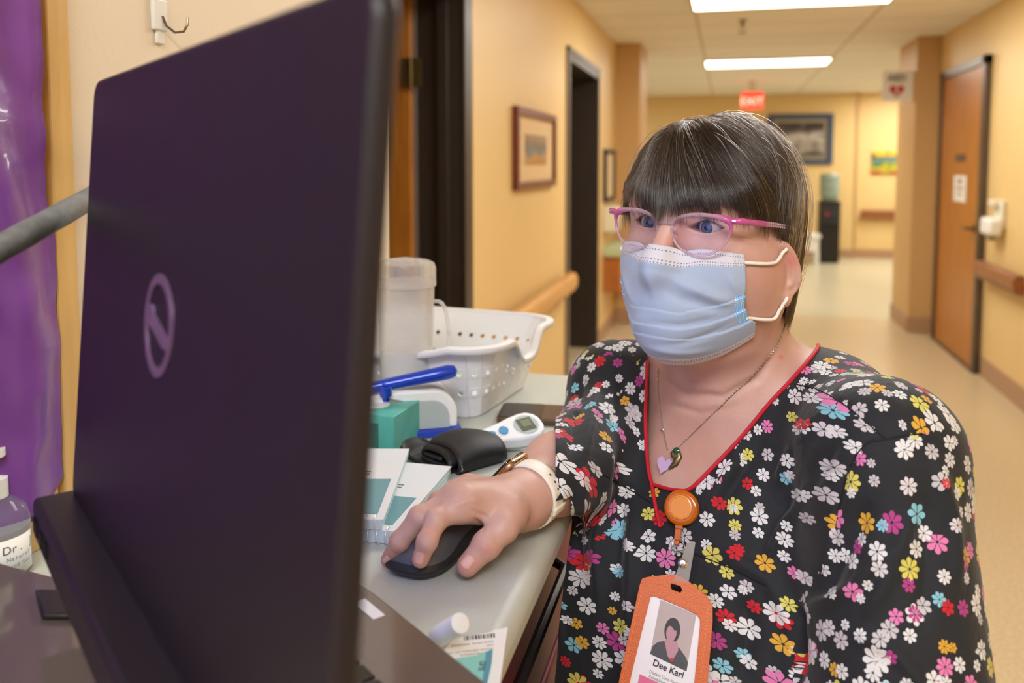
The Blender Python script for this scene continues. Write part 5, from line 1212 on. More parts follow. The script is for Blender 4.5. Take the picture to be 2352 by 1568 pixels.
# trousers and shoes below the frame
def legs(p):
    b = bl(p); s = np.concatenate([np.abs(b[:, 0:1]), b[:, 1:]], 1); zb_ = -MO[2]
    d = ell(b, (0.005, 0.0, -0.52), (0.155, 0.115, 0.14)); d = smin(d, cap(s, (0.085, 0.0, -0.55), (0.085, 0.0, -0.86), 0.085, 0.062), 0.04)
    return smin(d, cap(s, (0.085, 0.0, -0.86), (0.085, -0.01, zb_+0.07), 0.062, 0.055), 0.03)
lo = MO+np.array([-0.3, -0.3, 0]); lo[2] = 0.03; hi = MO+np.array([0.3, 0.3, -0.42]); hi[2] = MO[2]-0.40
TV, TQ = mesh_sdf(legs, lo, hi, 0.01, k=2); TV[:, 0] = np.maximum(TV[:, 0], -0.143); put('trousers', TV, TQ, [mat('black_trousers', (30, 28, 34), 0.8)])
for sx in (-1, 1):
    def shoe(p):
        b = bl(p); zb_ = -MO[2]; d = cap(b, (sx*0.085, -0.04, zb_+0.035), (sx*0.09, 0.12, zb_+0.028), 0.037, 0.036); d = smin(d, cap(b, (sx*0.085, -0.02, zb_+0.06), (sx*0.085, -0.02, zb_+0.09), 0.04, 0.042), 0.03)
        return smax(d, -(p[:, 2]-0.001), 0.004)
    TV, TQ = mesh_sdf(shoe, MO+np.array([-0.3, -0.3, -MO[2]-0.01]), MO+np.array([0.3, 0.3, -MO[2]+0.14]), 0.007, k=2); put('shoe', TV, TQ, [white_pl])
# ------------------------------------------------------------------ hair
CC = np.array([-0.003, -0.009, 0.018]); CRd = np.array([0.0720, 0.0805, 0.0810])
def hair_end(al):
    """height where the strands end, by azimuth in degrees (0 front, 90 her left, 180 back)"""
    xs = [-180, -130, -105, -85, -65, -50, -40, -30, -12, 0, 15, 30, 45, 58, 70, 82, 92, 102, 112, 130, 180]
    zs = [-0.094, -0.090, -0.075, -0.03, 0.000, 0.014, 0.044, 0.034, 0.020, 0.014, 0.020, 0.023, 0.020, 0.012, 0.001, -0.022, -0.030, -0.060, -0.082, -0.090, -0.094]
    return np.interp(al, xs, zs)
rng = np.random.RandomState(11)
def strand_paths(n, th0, bt, ph, thick, dz, npts=14, wob=0.0):
    """th0 root start 0..1, bt along the part, ph azimuth round the part"""
    part0, part1 = np.array([-0.020, -0.052, 0]), np.array([-0.008, 0.030, 0])
    # at the ends of the part strands leave in all directions, along it only sideways
    B = part0[None]*(1-bt[:, None])+part1[None]*bt[:, None]
    nb = B-np.array([-0.003, -0.009, 0]); nb = nb/CRd; nb[:, 2] = np.sqrt(np.maximum(0.05, 1-nb[:, 0]**2-nb[:, 1]**2)); nb /= np.linalg.norm(nb, axis=1)[:, None]
    d = np.stack([np.sin(ph), -np.cos(ph), np.zeros(n)], 1); d -= nb*(d*nb).sum(1)[:, None]; d /= np.linalg.norm(d, axis=1)[:, None]
    # angle at which the path reaches the vertical part of the head
    out = np.zeros((n, npts, 3)); T = np.linspace(0, 1, npts)
    thmax = np.arccos(np.clip((-0.05-0*nb[:, 2]), -1, 1))*np.ones(n)
    # solve n_z = -0.05
    A = nb[:, 2]; Bz = d[:, 2]; R_ = np.hypot(A, Bz); ph0 = np.arctan2(Bz, A); thE = ph0+np.arccos(np.clip(-0.04/R_, -1, 1))
    nE = nb*np.cos(thE)[:, None]+d*np.sin(thE)[:, None]; pE = CC+nE*CRd; al = np.degrees(np.arctan2(pE[:, 0], -(pE[:, 1]-CC[1])))
    zend = hair_end(al)+dz; arc = 0.083*thE; drop = pE[:, 2]-zend; tot = arc+np.maximum(drop, -0.06)
    for k, t in enumerate(T):
        s_ = th0*arc*0.85+(tot-th0*arc*0.85)*t; th = np.minimum(s_, arc)/0.083; ex_ = np.maximum(s_-arc, 0)
        nn = nb*np.cos(th)[:, None]+d*np.sin(th)[:, None]
        loc = np.clip((s_-th0*arc*0.85)/0.022, 0, 1); lift = 0.002+thick*(loc*(2-loc))
        taper = 1-0.35*np.clip((s_-tot+0.03)/0.03, 0, 1)
        r_ = (CRd[None]+(lift*taper)[:, None])
        p = CC+nn*r_
        p[:, 2] -= ex_
        inward = ex_*np.where(np.abs(al) > 100, 0.05, np.where(np.abs(al) > 62, 0.02, 0.0)); hor = nn.copy(); hor[:, 2] = 0
        p -= hor*inward[:, None]
        if wob: 
            side = np.cross(nn, d); p += side*(wob*np.sin(3.0*t+ph*9)*t)[:, None]
        need = 0.0008+0.75*(lift*taper-0.002)
        for _ in range(3):
            dq = head_sdf(p.astype(np.float32)); mv = np.clip(need-dq, 0, 0.02)*((np.abs(al) < 62) | (p[:, 2] > -0.012)); hh = hor/np.maximum(np.linalg.norm(hor, axis=1), 0.25)[:, None]; p = p+hh*mv[:, None]
        out[:, k] = p
    for _ in range(4): out[:, 1:-1] = 0.5*out[:, 1:-1]+0.25*(out[:, 2:]+out[:, :-2])
    return out, al
def part_ph(n):
    bt = rng.rand(n); ph = rng.rand(n)*2*math.pi
    # front end: forward fan; back end: backward fan; middle: sideways
    s_ = np.sin(ph); c_ = np.cos(ph)
    bt = np.where(c_ > 0.35, bt*0.25, np.where(c_ < -0.35, 0.6+0.4*bt, bt)); return bt, ph
def hair_mat(nm, root, gloss):
    m = bpy.data.materials.new(nm); m.use_nodes = True; nt = m.node_tree; nt.nodes.remove(nt.nodes['Principled BSDF']); b = nt.nodes.new('ShaderNodeBsdfHairPrincipled'); b.parametrization = 'COLOR'
    nt.links.new(b.outputs[0], nt.nodes['Material Output'].inputs['Surface'])
    at = nt.nodes.new('ShaderNodeAttribute'); at.attribute_name = 'tone'
    cr = nt.nodes.new('ShaderNodeValToRGB'); e = cr.color_ramp.elements; e[0].position = 0; e[0].color = (*lin(root[0]), 1); e[1].position = 1; e[1].color = (*lin(root[2]), 1)
    k = e.new(0.6); k.color = (*lin(root[1]), 1); nt.links.new(at.outputs['Fac'], cr.inputs['Fac']); nt.links.new(cr.outputs['Color'], b.inputs['Color'])
    b.inputs['Roughness'].default_value = gloss; b.inputs['Radial Roughness'].default_value = 0.35; b.inputs['Coat'].default_value = 0.3
    return m
hm = hair_mat('dark_brown_grey_hair', ((19, 15, 13), (38, 31, 27), (140, 134, 130)), 0.24)
hair_base = mat('hair_underlayer', (40, 31, 28), 0.6)
# under-layer: a cap from the same paths
NPH, NTT = 96, 16
phs = np.linspace(0, 2*math.pi, NPH, endpoint=False); btc = np.clip(0.5-0.5*np.cos(phs), 0, 1)
pp_, al_ = strand_paths(NPH, np.zeros(NPH), btc, phs, np.full(NPH, 0.0030), np.full(NPH, 0.012), NTT)
capm = MB(); rows = [[Vector(tuple(hw(pp_[i, j]))) for j in range(NTT)] for i in range(NPH)]
capm.grid(rows, closeu=True); c_top = [hw(CC+np.array([x_, y_, 0])*1.0+np.array([0, 0, CRd[2]+0.004])) for x_, y_ in ()]
ctr_ = [tuple(rows[i][0]) for i in range(NPH)]; capm.add(ctr_, [tuple(range(NPH))])
hair_o = wchild(capm, 'hair', hair_base, woman)
hc = bpy.data.hair_curves.new('hair_strands')
clN = 850; cb_, cph = part_ph(clN); per = 22; n = clN*per
ci = np.repeat(np.arange(clN), per)
jt = rng.randn(n)
bt = np.clip(cb_[ci]+0.03*rng.randn(n), 0, 1); ph = cph[ci]+0.05*rng.randn(n)
th0 = np.clip(rng.rand(n)**1.3*0.85, 0, 1); thick = 0.0035+0.0080*np.clip(0.75*rng.rand(n)+0.35*rng.rand(clN)[ci], 0, 1); 
dz = 0.0085*rng.randn(clN)[ci]+0.0035*rng.randn(n)-0.001
NP_ = 16
P_, al = strand_paths(n, th0, bt, ph, thick, dz, NP_, wob=0.0015)
# clumps: tips of a clump draw together
cen = np.zeros((clN, NP_, 3)); cntc = np.zeros(clN)
np.add.at(cen, ci, P_); np.add.at(cntc, ci, 1); cen /= cntc[:, None, None]
wt = (np.linspace(0, 1, NP_)**2*0.55)[None, :, None]; tipw = np.clip(1-np.abs(P_[:, -1:, 2:]-cen[ci][:, -1:, 2:])/0.03, 0, 1)
P_ = P_+(cen[ci]-P_)*wt*tipw
P_[:, :, 0:2] += (0.0006*rng.randn(n, 1, 2))*np.linspace(0.2, 1, NP_)[None, :, None]
# stray hairs
ns = 90; b2, p2 = part_ph(ns); S_, _ = strand_paths(ns, rng.rand(ns)*0.7, b2, p2, 0.013+0.004*rng.rand(ns), 0.012+0.02*rng.rand(ns), NP_, wob=0.006)
ALLP = np.concatenate([P_, S_]); tone = np.concatenate([np.clip(0.30+0.20*rng.randn(n)+0.10*rng.randn(clN)[ci]+0.22*(rng.rand(n) > 0.94), 0, 1), np.full(ns, 0.7)])
al2 = np.degrees(np.arctan2(ALLP[:, -1, 0], -ALLP[:, -1, 1])); tone = np.where((al2 > 74) & (al2 < 96) & (rng.rand(len(tone)) > 0.45), np.clip(tone+0.45, 0, 1), tone)
WP = HO+ALLP.reshape(-1, 3)@HM3.T-np.array(woman.location)
hc.add_curves([NP_]*len(ALLP)); hc.points.foreach_set('position', WP.astype(np.float32).ravel())
rad = np.tile(0.00018*np.array([1.0]*(NP_-4)+[0.9, 0.75, 0.5, 0.2]), len(ALLP))
ra = hc.attributes.get('radius') or hc.attributes.new('radius', 'FLOAT', 'POINT'); ra.data.foreach_set('value', rad.astype(np.float32))
ta_ = hc.attributes.new('tone', 'FLOAT', 'CURVE'); ta_.data.foreach_set('value', tone.astype(np.float32))
hc.materials.append(hm); ho = bpy.data.objects.new('hair_strands', hc); COL.objects.link(ho); ho.parent = hair_o
hair_o['label'] = 'short dark brown hair with grey strands and a fringe'
# ------------------------------------------------------------------ surgical mask
def mform(q):
    s = np.concatenate([np.abs(q[:, 0:1]), q[:, 1:]], 1)
    face = ell(q, (0, -0.030, -0.030), (0.068, 0.063, 0.086)); face = smin(face, ell(q, (0, -0.036, -0.085), (0.056, 0.048, 0.036)), 0.03)
    face = smin(face, sph(s, (0.043, -0.052, -0.040), 0.0275), 0.03); face = smin(face, ell(s, (0.055, -0.022, -0.060), (0.021, 0.031, 0.035)), 0.03)
    d = smin(face, ell(q, (0, -0.050, -0.070), (0.046, 0.066, 0.062)), 0.03)-0.002
    d = smin(d, cap(q, (0, -0.094, -0.012), (0, -0.116, -0.040), 0.0085, 0.0125), 0.016)
    return smin(d, sph(q, (0, -0.088, -0.100), 0.018), 0.03)
NU, NV = 120, 110
U = np.linspace(-1, 1, NU); Vv = np.linspace(0, 1, NV); UU, VV = np.meshgrid(U, Vv, indexing='ij')
phm = np.radians(np.interp(VV, [0, 0.60, 0.74, 0.80, 1.0], [50, 52, 56, 62, 67])); PHI = UU*phm
zt = -0.0165-0.0055*np.abs(UU)**1.3-0.0025*np.exp(-((UU)/0.12)**2)*0; zb_ = -0.129+0.030*np.abs(UU)**2.4
zt = zt-0.004*np.exp(-((np.abs(UU)-0.28)/0.14)**2)
ZZ = zt+(zb_-zt)*VV
dirs = np.stack([np.sin(PHI), -np.cos(PHI), np.zeros_like(PHI)], -1).reshape(-1, 3)
org = np.stack([np.zeros(NU*NV), np.full(NU*NV, -0.020), ZZ.ravel()], 1); rr_ = np.full(NU*NV, 0.14)
for _ in range(60): rr_ -= np.clip(mform((org+dirs*rr_[:, None]).astype(np.float32)), -0.01, 0.02)*0.7
r2_ = np.full(NU*NV, 0.14)
for _ in range(60): r2_ -= np.clip(head_sdf((org+dirs*r2_[:, None]).astype(np.float32))-0.0022, -0.01, 0.02)*0.7
r2_ = np.where(np.abs(PHI.ravel()) > 1.35, 0, r2_); rr_ = np.maximum(rr_, r2_).reshape(NU, NV)
for _ in range(4): rr_[1:-1, 1:-1] = 0.5*rr_[1:-1, 1:-1]+0.125*(rr_[2:, 1:-1]+rr_[:-2, 1:-1]+rr_[1:-1, 2:]+rr_[1:-1, :-2])
rr_ = rr_.ravel()+0.0006
# pleats and soft creases, as displacement along the radius
u_, v_ = UU.ravel(), VV.ravel(); disp = np.zeros_like(u_)
for vi, amp, curve in ((0.47, 0.0016, 0.05), (0.63, 0.0022, 0.02), (0.77, 0.0016, -0.03)):
    vc = vi+curve*(1-u_**2)*1.0; t = (v_-vc); disp += amp*np.where(t > 0, np.exp(-(t/0.10)**1.0), -0.35*np.exp(-(t/0.03)**2))*np.clip(0.45+0.55*np.abs(u_), 0, 1)
def crease(u0, v0, u1, v1, wdt, amp):
    ab = np.array([u1-u0, v1-v0]); t = np.clip(((u_-u0)*ab[0]+(v_-v0)*ab[1])/(ab@ab), 0, 1); dd = np.hypot(u_-u0-t*ab[0], v_-v0-t*ab[1]); return amp*np.exp(-(dd/wdt)**2)*np.sin(np.pi*np.clip(t*0.9+0.05, 0, 1))
disp += crease(0.15, 0.20, 0.85, 0.50, 0.05, 0.0040)+crease(0.10, 0.33, 0.80, 0.56, 0.05, -0.0028)+crease(0.0, 0.62, 0.75, 0.60, 0.03, -0.0018)
disp += crease(-0.2, 0.50, -0.75, 0.35, 0.06, 0.003)+crease(0.05, 0.80, 0.8, 0.70, 0.03, -0.002)+crease(0.0, 0.12, 0.02, 0.45, 0.05, 0.0025)+crease(-0.12, 0.85, 0.55, 0.88, 0.03, 0.002)
disp += crease(-0.05, 0.56, -0.3, 0.75, 0.06, 0.002)+crease(0.78, 0.2, 0.93, 0.42, 0.04, 0.0018)
disp -= 0.0012*np.abs(u_)**8
LPm = org+dirs*(rr_+disp)[:, None]
MWp = HO+LPm@HM3.T
def mask_mat():
    m = bpy.data.materials.new('pale_blue_mask_fabric'); m.use_nodes = True; nt = m.node_tree; b = nt.nodes['Principled BSDF']; L = nt.links
    uv = nt.nodes.new('ShaderNodeUVMap'); uv.uv_map = 'UV'; sp = nt.nodes.new('ShaderNodeSeparateXYZ'); L.new(uv.outputs[0], sp.inputs[0]); U_, V_ = sp.outputs['X'], sp.outputs['Y']
    def Mth(op, a, b_=None):
        n = nt.nodes.new('ShaderNodeMath'); n.operation = op
        for i, v in enumerate((a, b_)):
            if v is None: continue
            if isinstance(v, (int, float)): n.inputs[i].default_value = v
            else: L.new(v, n.inputs[i])
        return n.outputs[0]
    def mix(f, a, c):
        n = nt.nodes.new('ShaderNodeMix'); n.data_type = 'RGBA'; L.new(f, n.inputs['Factor'])
        for k, v in (('A', a), ('B', c)):
            if isinstance(v, tuple): n.inputs[k].default_value = (*lin(v), 1)
            else: L.new(v, n.inputs[k])
        return n.outputs['Result']
    def band(x, c, w_): return Mth('LESS_THAN', Mth('ABSOLUTE', Mth('SUBTRACT', x, c)), w_)
    col = mix(Mth('MAXIMUM', Mth('LESS_THAN', V_, 0.135), Mth('GREATER_THAN', V_, 0.925)), (158, 174, 200), (204, 203, 214))
    sd = Mth('MULTIPLY', Mth('GREATER_THAN', Mth('ABSOLUTE', U_), 0.88), band(V_, 0.60, 0.16)); col = mix(sd, col, (120, 174, 222))
    def dots(vc, n_): return Mth('MULTIPLY', band(V_, vc, 0.0045), Mth('LESS_THAN', Mth('FRACT', Mth('MULTIPLY', U_, n_)), 0.42))
    dt = None
    for vc in (0.035, 0.105, 0.128, 0.945, 0.958): d_ = dots(vc, 34); dt = d_ if dt is None else Mth('MAXIMUM', dt, d_)
    col = mix(dt, col, (120, 116, 136))
    dash = Mth('MULTIPLY', sd, Mth('MULTIPLY', Mth('LESS_THAN', Mth('FRACT', Mth('MULTIPLY', U_, 42.0)), 0.55), Mth('LESS_THAN', Mth('FRACT', Mth('MULTIPLY', V_, 46.0)), 0.34))); col = mix(dash, col, (222, 236, 246))
    hat = Mth('MULTIPLY', Mth('MULTIPLY', Mth('GREATER_THAN', Mth('ABSOLUTE', U_), 0.86), Mth('LESS_THAN', V_, 0.135)), Mth('MULTIPLY', Mth('LESS_THAN', Mth('FRACT', Mth('MULTIPLY', U_, 60.0)), 0.4), Mth('LESS_THAN', Mth('FRACT', Mth('MULTIPLY', V_, 70.0)), 0.4))); col = mix(hat, col, (140, 136, 146))
    L.new(col, b.inputs['Base Color']); b.inputs['Roughness'].default_value = 0.7; b.inputs['Sheen Weight'].default_value = 0.2; b.inputs['Subsurface Weight'].default_value = 0.0
    tc = nt.nodes.new('ShaderNodeTexCoord'); n = nt.nodes.new('ShaderNodeTexNoise'); n.inputs['Scale'].default_value = 700; L.new(tc.outputs['Object'], n.inputs['Vector']); bp = nt.nodes.new('ShaderNodeBump'); bp.inputs['Strength'].default_value = 0.25; bp.inputs['Distance'].default_value = 0.0004; L.new(n.outputs['Fac'], bp.inputs['Height']); L.new(bp.outputs[0], b.inputs['Normal'])
    return m
mk_root = empty('face_mask', hw((0, -0.1, -0.07)), 'pale blue pleated surgical mask worn over the woman\'s nose and mouth', 'face mask')
idx = np.arange(NU*NV).reshape(NU, NV); mq = np.stack([idx[:-1, :-1], idx[1:, :-1], idx[1:, 1:], idx[:-1, 1:]], -1).reshape(-1, 4)
mo_ = np_mesh('mask_sheet', MWp-np.array(mk_root.location), mq, mask_mat(), mk_root)
ul = mo_.data.uv_layers.new(name='UV'); ul.data.foreach_set('uv', np.stack([u_, v_], 1)[mq.ravel()].astype(np.float32).ravel())
md_ = mo_.modifiers.new('s', 'SOLIDIFY'); md_.thickness = 0.0007; md_.offset = 0
elastic = mat('white_elastic', (232, 226, 218), 0.7)
def gp(u, v): i = int(round((u+1)/2*(NU-1))); j = int(round(v*(NV-1))); return MWp[i*NV+j]
for sx in (1, -1):
    for (v0, pts, endp) in ((0.09, [(0.066, -0.044, -0.030), (0.072, -0.034, -0.026)], (0.075, -0.024, -0.018)), (0.73, [(0.070, -0.034, -0.082), (0.073, -0.028, -0.074)], (0.075, -0.022, -0.062))):
        m = MB(); a = gp(0.985*sx, v0)
        P3 = [a, hw((sx*pts[0][0], pts[0][1], pts[0][2]))]; P3 += [hw((sx*pts[1][0], pts[1][1], pts[1][2])), hw((sx*endp[0], endp[1], endp[2]))]
        # keep the loop just outside the cheek
        Q3 = []
        for p in catmull(P3, 8):
            q = hl(p[None]); 
            for _ in range(45):
                dd = float(head_sdf(q)[0])
                if dd > 0.0019: break
                q = q+np.array([[sx*0.0008, -0.0004, 0]], dtype=np.float32)
            Q3.append(hw(q[0].astype(float)))
        m.tube(Q3, 0.0016, 10); wchild(m, 'ear_loop', elastic, mk_root)
# ------------------------------------------------------------------ glasses
def glass_mat():
    m = bpy.data.materials.new('pink_clear_acetate'); m.use_nodes = True; nt = m.node_tree; b = nt.nodes['Principled BSDF']; L = nt.links
    at = nt.nodes.new('ShaderNodeAttribute'); at.attribute_name = 'pink'
    cr = nt.nodes.new('ShaderNodeValToRGB'); e = cr.color_ramp.elements; e[0].position = 0; e[0].color = (*lin((236, 216, 228)), 1); e[1].position = 1; e[1].color = (*lin((206, 96, 160)), 1)
    L.new(at.outputs['Fac'], cr.inputs['Fac']); L.new(cr.outputs['Color'], b.inputs['Base Color']); b.inputs['Roughness'].default_value = 0.08; b.inputs['Coat Weight'].default_value = 0.5
    mr_ = nt.nodes.new('ShaderNodeMapRange'); mr_.inputs['To Min'].default_value = 0.75; mr_.inputs['To Max'].default_value = 0.25; L.new(at.outputs['Fac'], mr_.inputs['Value']); L.new(mr_.outputs[0], b.inputs['Transmission Weight']); b.inputs['IOR'].default_value = 1.2
    return m
gm = glass_mat()
lensm = bpy.data.materials.new('lens_glass'); lensm.use_nodes = True; nt = lensm.node_tree; nt.nodes.clear()
o_ = nt.nodes.new('ShaderNodeOutputMaterial'); mx = nt.nodes.new('ShaderNodeMixShader'); tr_ = nt.nodes.new('ShaderNodeBsdfTransparent'); gl_ = nt.nodes.new('ShaderNodeBsdfGlossy'); gl_.inputs['Roughness'].default_value = 0.03; gl_.inputs['Color'].default_value = (0.75, 0.8, 1, 1)
mx.inputs[0].default_value = 0.02; nt.links.new(tr_.outputs[0], mx.inputs[1]); nt.links.new(gl_.outputs[0], mx.inputs[2]); nt.links.new(mx.outputs[0], o_.inputs[0]); tr_.inputs['Color'].default_value = (0.93, 0.92, 0.98, 1)
gr = empty('eyeglasses', hw((0, -0.1, 0)), 'pink and clear plastic eyeglasses worn by the woman', 'glasses')
GZ = 0.0
def gf(x, z): return (x, -0.1035+2.6*x*x, z+GZ)          # curved front
outline = catmull([(0.0080, 0.000), (0.012, 0.0065), (0.024, 0.0105), (0.038, 0.0115), (0.052, 0.0100), (0.0605, 0.0050), (0.0595, -0.006), (0.0540, -0.0155), (0.042, -0.0232), (0.027, -0.0236), (0.0145, -0.0175), (0.0085, -0.0075)], 6, closed=True)
pink_src = []
def with_pink(o, fn):
    me = o.data; n_ = len(me.vertices); co = np.zeros(n_*3, dtype=np.float32); me.vertices.foreach_get('co', co); co = co.reshape(-1, 3)+np.array(gr.location)
    a = me.attributes.new('pink', 'FLOAT', 'POINT'); a.data.foreach_set('value', np.clip(fn(hl(co)), 0, 1).astype(np.float32))
pinkf = lambda q: np.clip((np.abs(q[:, 0])-0.034)/0.024, 0, 1)*np.clip((q[:, 2]+0.020)/0.022, 0.25, 1)*(q[:, 1] < -0.06)+(q[:, 1] >= -0.06)*np.clip(1-(q[:, 1]+0.085)/0.05, 0, 1)
for sx in (1, -1):
    rim = []; rad_ = []
    for x, z in outline:
        rim.append(hw(gf(sx*x, z))); rad_.append(0.0012+0.0006*max(0, z/0.010)+0.0014*math.exp(-((x-0.058)/0.008)**2-((z-0.010)/0.008)**2))
    m = MB(); m.tube(rim, rad_, 10, closed=True); with_pink(wchild(m, 'rim', gm, gr), pinkf)
    m = MB(); cx_ = sum(p[0] for p in outline)/len(outline); cz_ = sum(p[1] for p in outline)/len(outline); G_ = []
    for x, z in outline: G_.append([hw(gf(sx*(cx_+(x-cx_)*t), cz_+(z-cz_)*t)) for t in (0.02, 0.35, 0.7, 1.0)])
    m.grid(G_, closeu=True); wchild(m, 'lens', lensm, gr)
    m = MB(); m.tube([hw(gf(sx*0.052, 0.0085)), hw(gf(sx*0.060, 0.0075)), hw((sx*0.0690, -0.0905, 0.0080)), hw((sx*0.0715, -0.0860, 0.0072)), hw((sx*0.0722, -0.080, 0.0068))], [0.0014, 0.0027, 0.0030, 0.0027, 0.0024], 12); with_pink(wchild(m, 'end_piece', gm, gr), pinkf)
    tp = catmull([(0.0720, -0.084, 0.0070), (0.0745, -0.060, 0.0050), (0.0765, -0.035, 0.0025), (0.0775, -0.012, -0.001), (0.0765, 0.004, -0.008), (0.075, 0.014, -0.020)], 8)
    m = MB(); m.tube([hw((sx*x, y, z)) for x, y, z in tp], [0.0030-0.0010*k/len(tp) for k in range(len(tp))], 10, flat=1.0); tmp_ = wchild(m, 'temple', gm, gr); with_pink(tmp_, pinkf)
    m = MB()                                               # beaded relief along the temple
    for k in range(4, 26):
        x, y, z = tp[k]; 
        for dz_ in (0.0012, -0.0012): m.tube([hw((sx*(x+0.0026), y, z+dz_-0.0005)), hw((sx*(x+0.0031), y+0.0005, z+dz_)), hw((sx*(x+0.0026), y+0.001, z+dz_+0.0005))], 0.0005, 5)
    tb_ = wchild(m, 'temple_beading', gm, gr); with_pink(tb_, pinkf)
    m = MB(); m.tube([hw((sx*0.0640, -0.0975, 0.0080)), hw((sx*0.0665, -0.0965, 0.0078))], 0.0009, 8); wchild(m, 'rivet', chrome, gr)
    m = MB(); m.tube([hw(gf(sx*0.0095, -0.004)), hw((sx*0.0095, -0.098, -0.008)), hw((sx*0.0090, -0.096, -0.012))], [0.0012, 0.002, 0.0012], 8); with_pink(wchild(m, 'nose_pad', gm, gr), lambda q: q[:, 0]*0)
m = MB(); m.tube([hw(gf(x, z)) for x, z in ((-0.0105, 0.0040), (-0.006, 0.0025), (0, 0.0020), (0.006, 0.0025), (0.0105, 0.0040))], [0.0016, 0.0022, 0.0024, 0.0022, 0.0016], 10); with_pink(wchild(m, 'bridge', gm, gr), lambda q: q[:, 0]*0+0.08)
# ------------------------------------------------------------------ necklace
silver = mat('silver_chain', (196, 188, 178), 0.25, metal=1.0); bronze = mat('antique_bronze', (120, 104, 72), 0.35, metal=0.9)
nr_ = empty('necklace', cast(tree_skin, 1534, 1035)[0], 'thin silver chain necklace with a lilac heart and a green-stoned pendant', 'necklace')
def skinline(pl, off_=0.0008, n_=14): 
    out = []
    for p in catmull(pl, n_):
        h_, n__ = cast(tree_skin, p[0], p[1], off_)
        if h_ is not None: out.append(np.array(h_))
    return out
def chain(m, pts, rl=0.0009):
    pts = [np.array(p) for p in pts]; L_ = 0; last = pts[0]; k = 0
    seg = [pts[0]]
    for p in pts[1:]:
        while np.linalg.norm(p-seg[-1]) > 0.0017: seg.append(seg[-1]+(p-seg[-1])/np.linalg.norm(p-seg[-1])*0.0017)
    for i in range(len(seg)-1):
        a, b = seg[i], seg[i+1]; d = (b-a)/np.linalg.norm(b-a); s_ = np.cross(d, [0, 0, 1.0] if i % 2 else [0.3, -0.9, 0.2]); s_ /= np.linalg.norm(s_)
        c_ = (a+b)/2; m.tube([c_+d*0.0012*math.cos(t)+s_*0.0006*math.sin(t) for t in np.linspace(0, 2*math.pi, 8, endpoint=False)], 0.00026, 4, closed=True)
m = MB(); chain(m, skinline([(1513, 846), (1513, 900), (1519, 950), (1524, 985), (1530, 1015), (1535, 1036)])); wchild(m, 'chain', silver, nr_)
m = MB(); chain(m, skinline([(1804, 736), (1794, 770), (1772, 808), (1735, 855), (1690, 900), (1640, 948), (1595, 992), (1560, 1026), (1540, 1042)])); wchild(m, 'chain', silver, nr_)
def skinplate(px_, py_, lift):
    h_, n_ = cast(tree_skin, px_, py_, lift); n_ = Vector(tuple(0.55*np.array(n_)+0.45*np.array(-ray(px_, py_)))).normalized()
    up_v = (Vector((0, 0, 1))-n_*n_.z).normalized(); rt = up_v.cross(n_)
    return Matrix(((rt.x, up_v.x, n_.x, h_.x), (rt.y, up_v.y, n_.y, h_.y), (rt.z, up_v.z, n_.z, h_.z), (0, 0, 0, 1)))
m = MB(); m.X = skinplate(1524, 987, 0.0012); m.lathe([(0.0012, -0.0003), (0.0019, 0), (0.0019, 0.0008), (0.0012, 0.0012)], 12); wchild(m, 'oval_link', silver, nr_)
m = MB(); m.X = skinplate(1530, 1070, 0.002) @ Matrix.Rotation(math.radians(-8), 4, 'Z')
hp = [(0.00050*16*math.sin(2*math.pi*k/40)**3, 0.00058*(13*math.cos(2*math.pi*k/40)-5*math.cos(4*math.pi*k/40)-2*math.cos(6*math.pi*k/40)-math.cos(8*math.pi*k/40))) for k in range(40)]
m.prism(hp, 0.0, 0.0025); wchild(m, 'heart_pendant', mat('lilac_enamel', (190, 160, 196), 0.3), nr_, bevel=0.0005)
m = MB(); m.X = skinplate(1556, 1045, 0.0018); m.tube([(0.001, 0.003, 0.001), (0.003, -0.002, 0.001), (0.0015, -0.009, 0.001), (-0.004, -0.015, 0.001)], [0.003, 0.0042, 0.0034, 0.001], 12, flat=0.6); m.lathe([(0.0045, 0.0015), (0.0045, 0.0035), (0.0035, 0.004), (0.0033, 0.0035)], 20); wchild(m, 'horn_pendant', bronze, nr_)
m = MB(); m.X = skinplate(1560, 1038, 0.0018); m.lathe([(0.0033, 0.0018), (0.0033, 0.0046), (0.002, 0.0054), (0, 0.0056)], 20); wchild(m, 'green_stone', mat('dark_green_stone', (24, 70, 42), 0.1, coat=0.6), nr_)
# ------------------------------------------------------------------ badge reel and badge
org_c = mat('orange_clear_plastic', (220, 112, 0), 0.12, trans=0.35, ior=1.3, coat=0.6); org_l = mat('orange_disc', (216, 132, 6), 0.3, coat=0.4)
def gplate(px_, py_, lift, nx=0.3, tree=None):
    h_, n_ = cast(tree or tree_g, px_, py_, lift); v_d = -ray(px_, py_); v_d = v_d/np.linalg.norm(v_d); n_ = Vector(tuple(nx*np.array(n_)+(1-nx)*v_d)).normalized()
    up_v = (Vector((0, 0, 1))-n_*n_.z).normalized(); rt = up_v.cross(n_)
    return Matrix(((rt.x, up_v.x, n_.x, h_.x), (rt.y, up_v.y, n_.y, h_.y), (rt.z, up_v.z, n_.z, h_.z), (0, 0, 0, 1)))
h0, _ = cast(tree_g, 1572, 1168, 0.004)
rr0 = empty('badge_reel', h0, 'round translucent orange badge reel clipped below the neckline of the scrub top', 'badge reel')
RMx = gplate(1574, 1169, 0.006, 0.45); dep0 = float((np.array(h0)-cC)@cF); PS = dep0/FP        # metres per pixel there
m = MB(); m.X = RMx; R0 = 39*PS
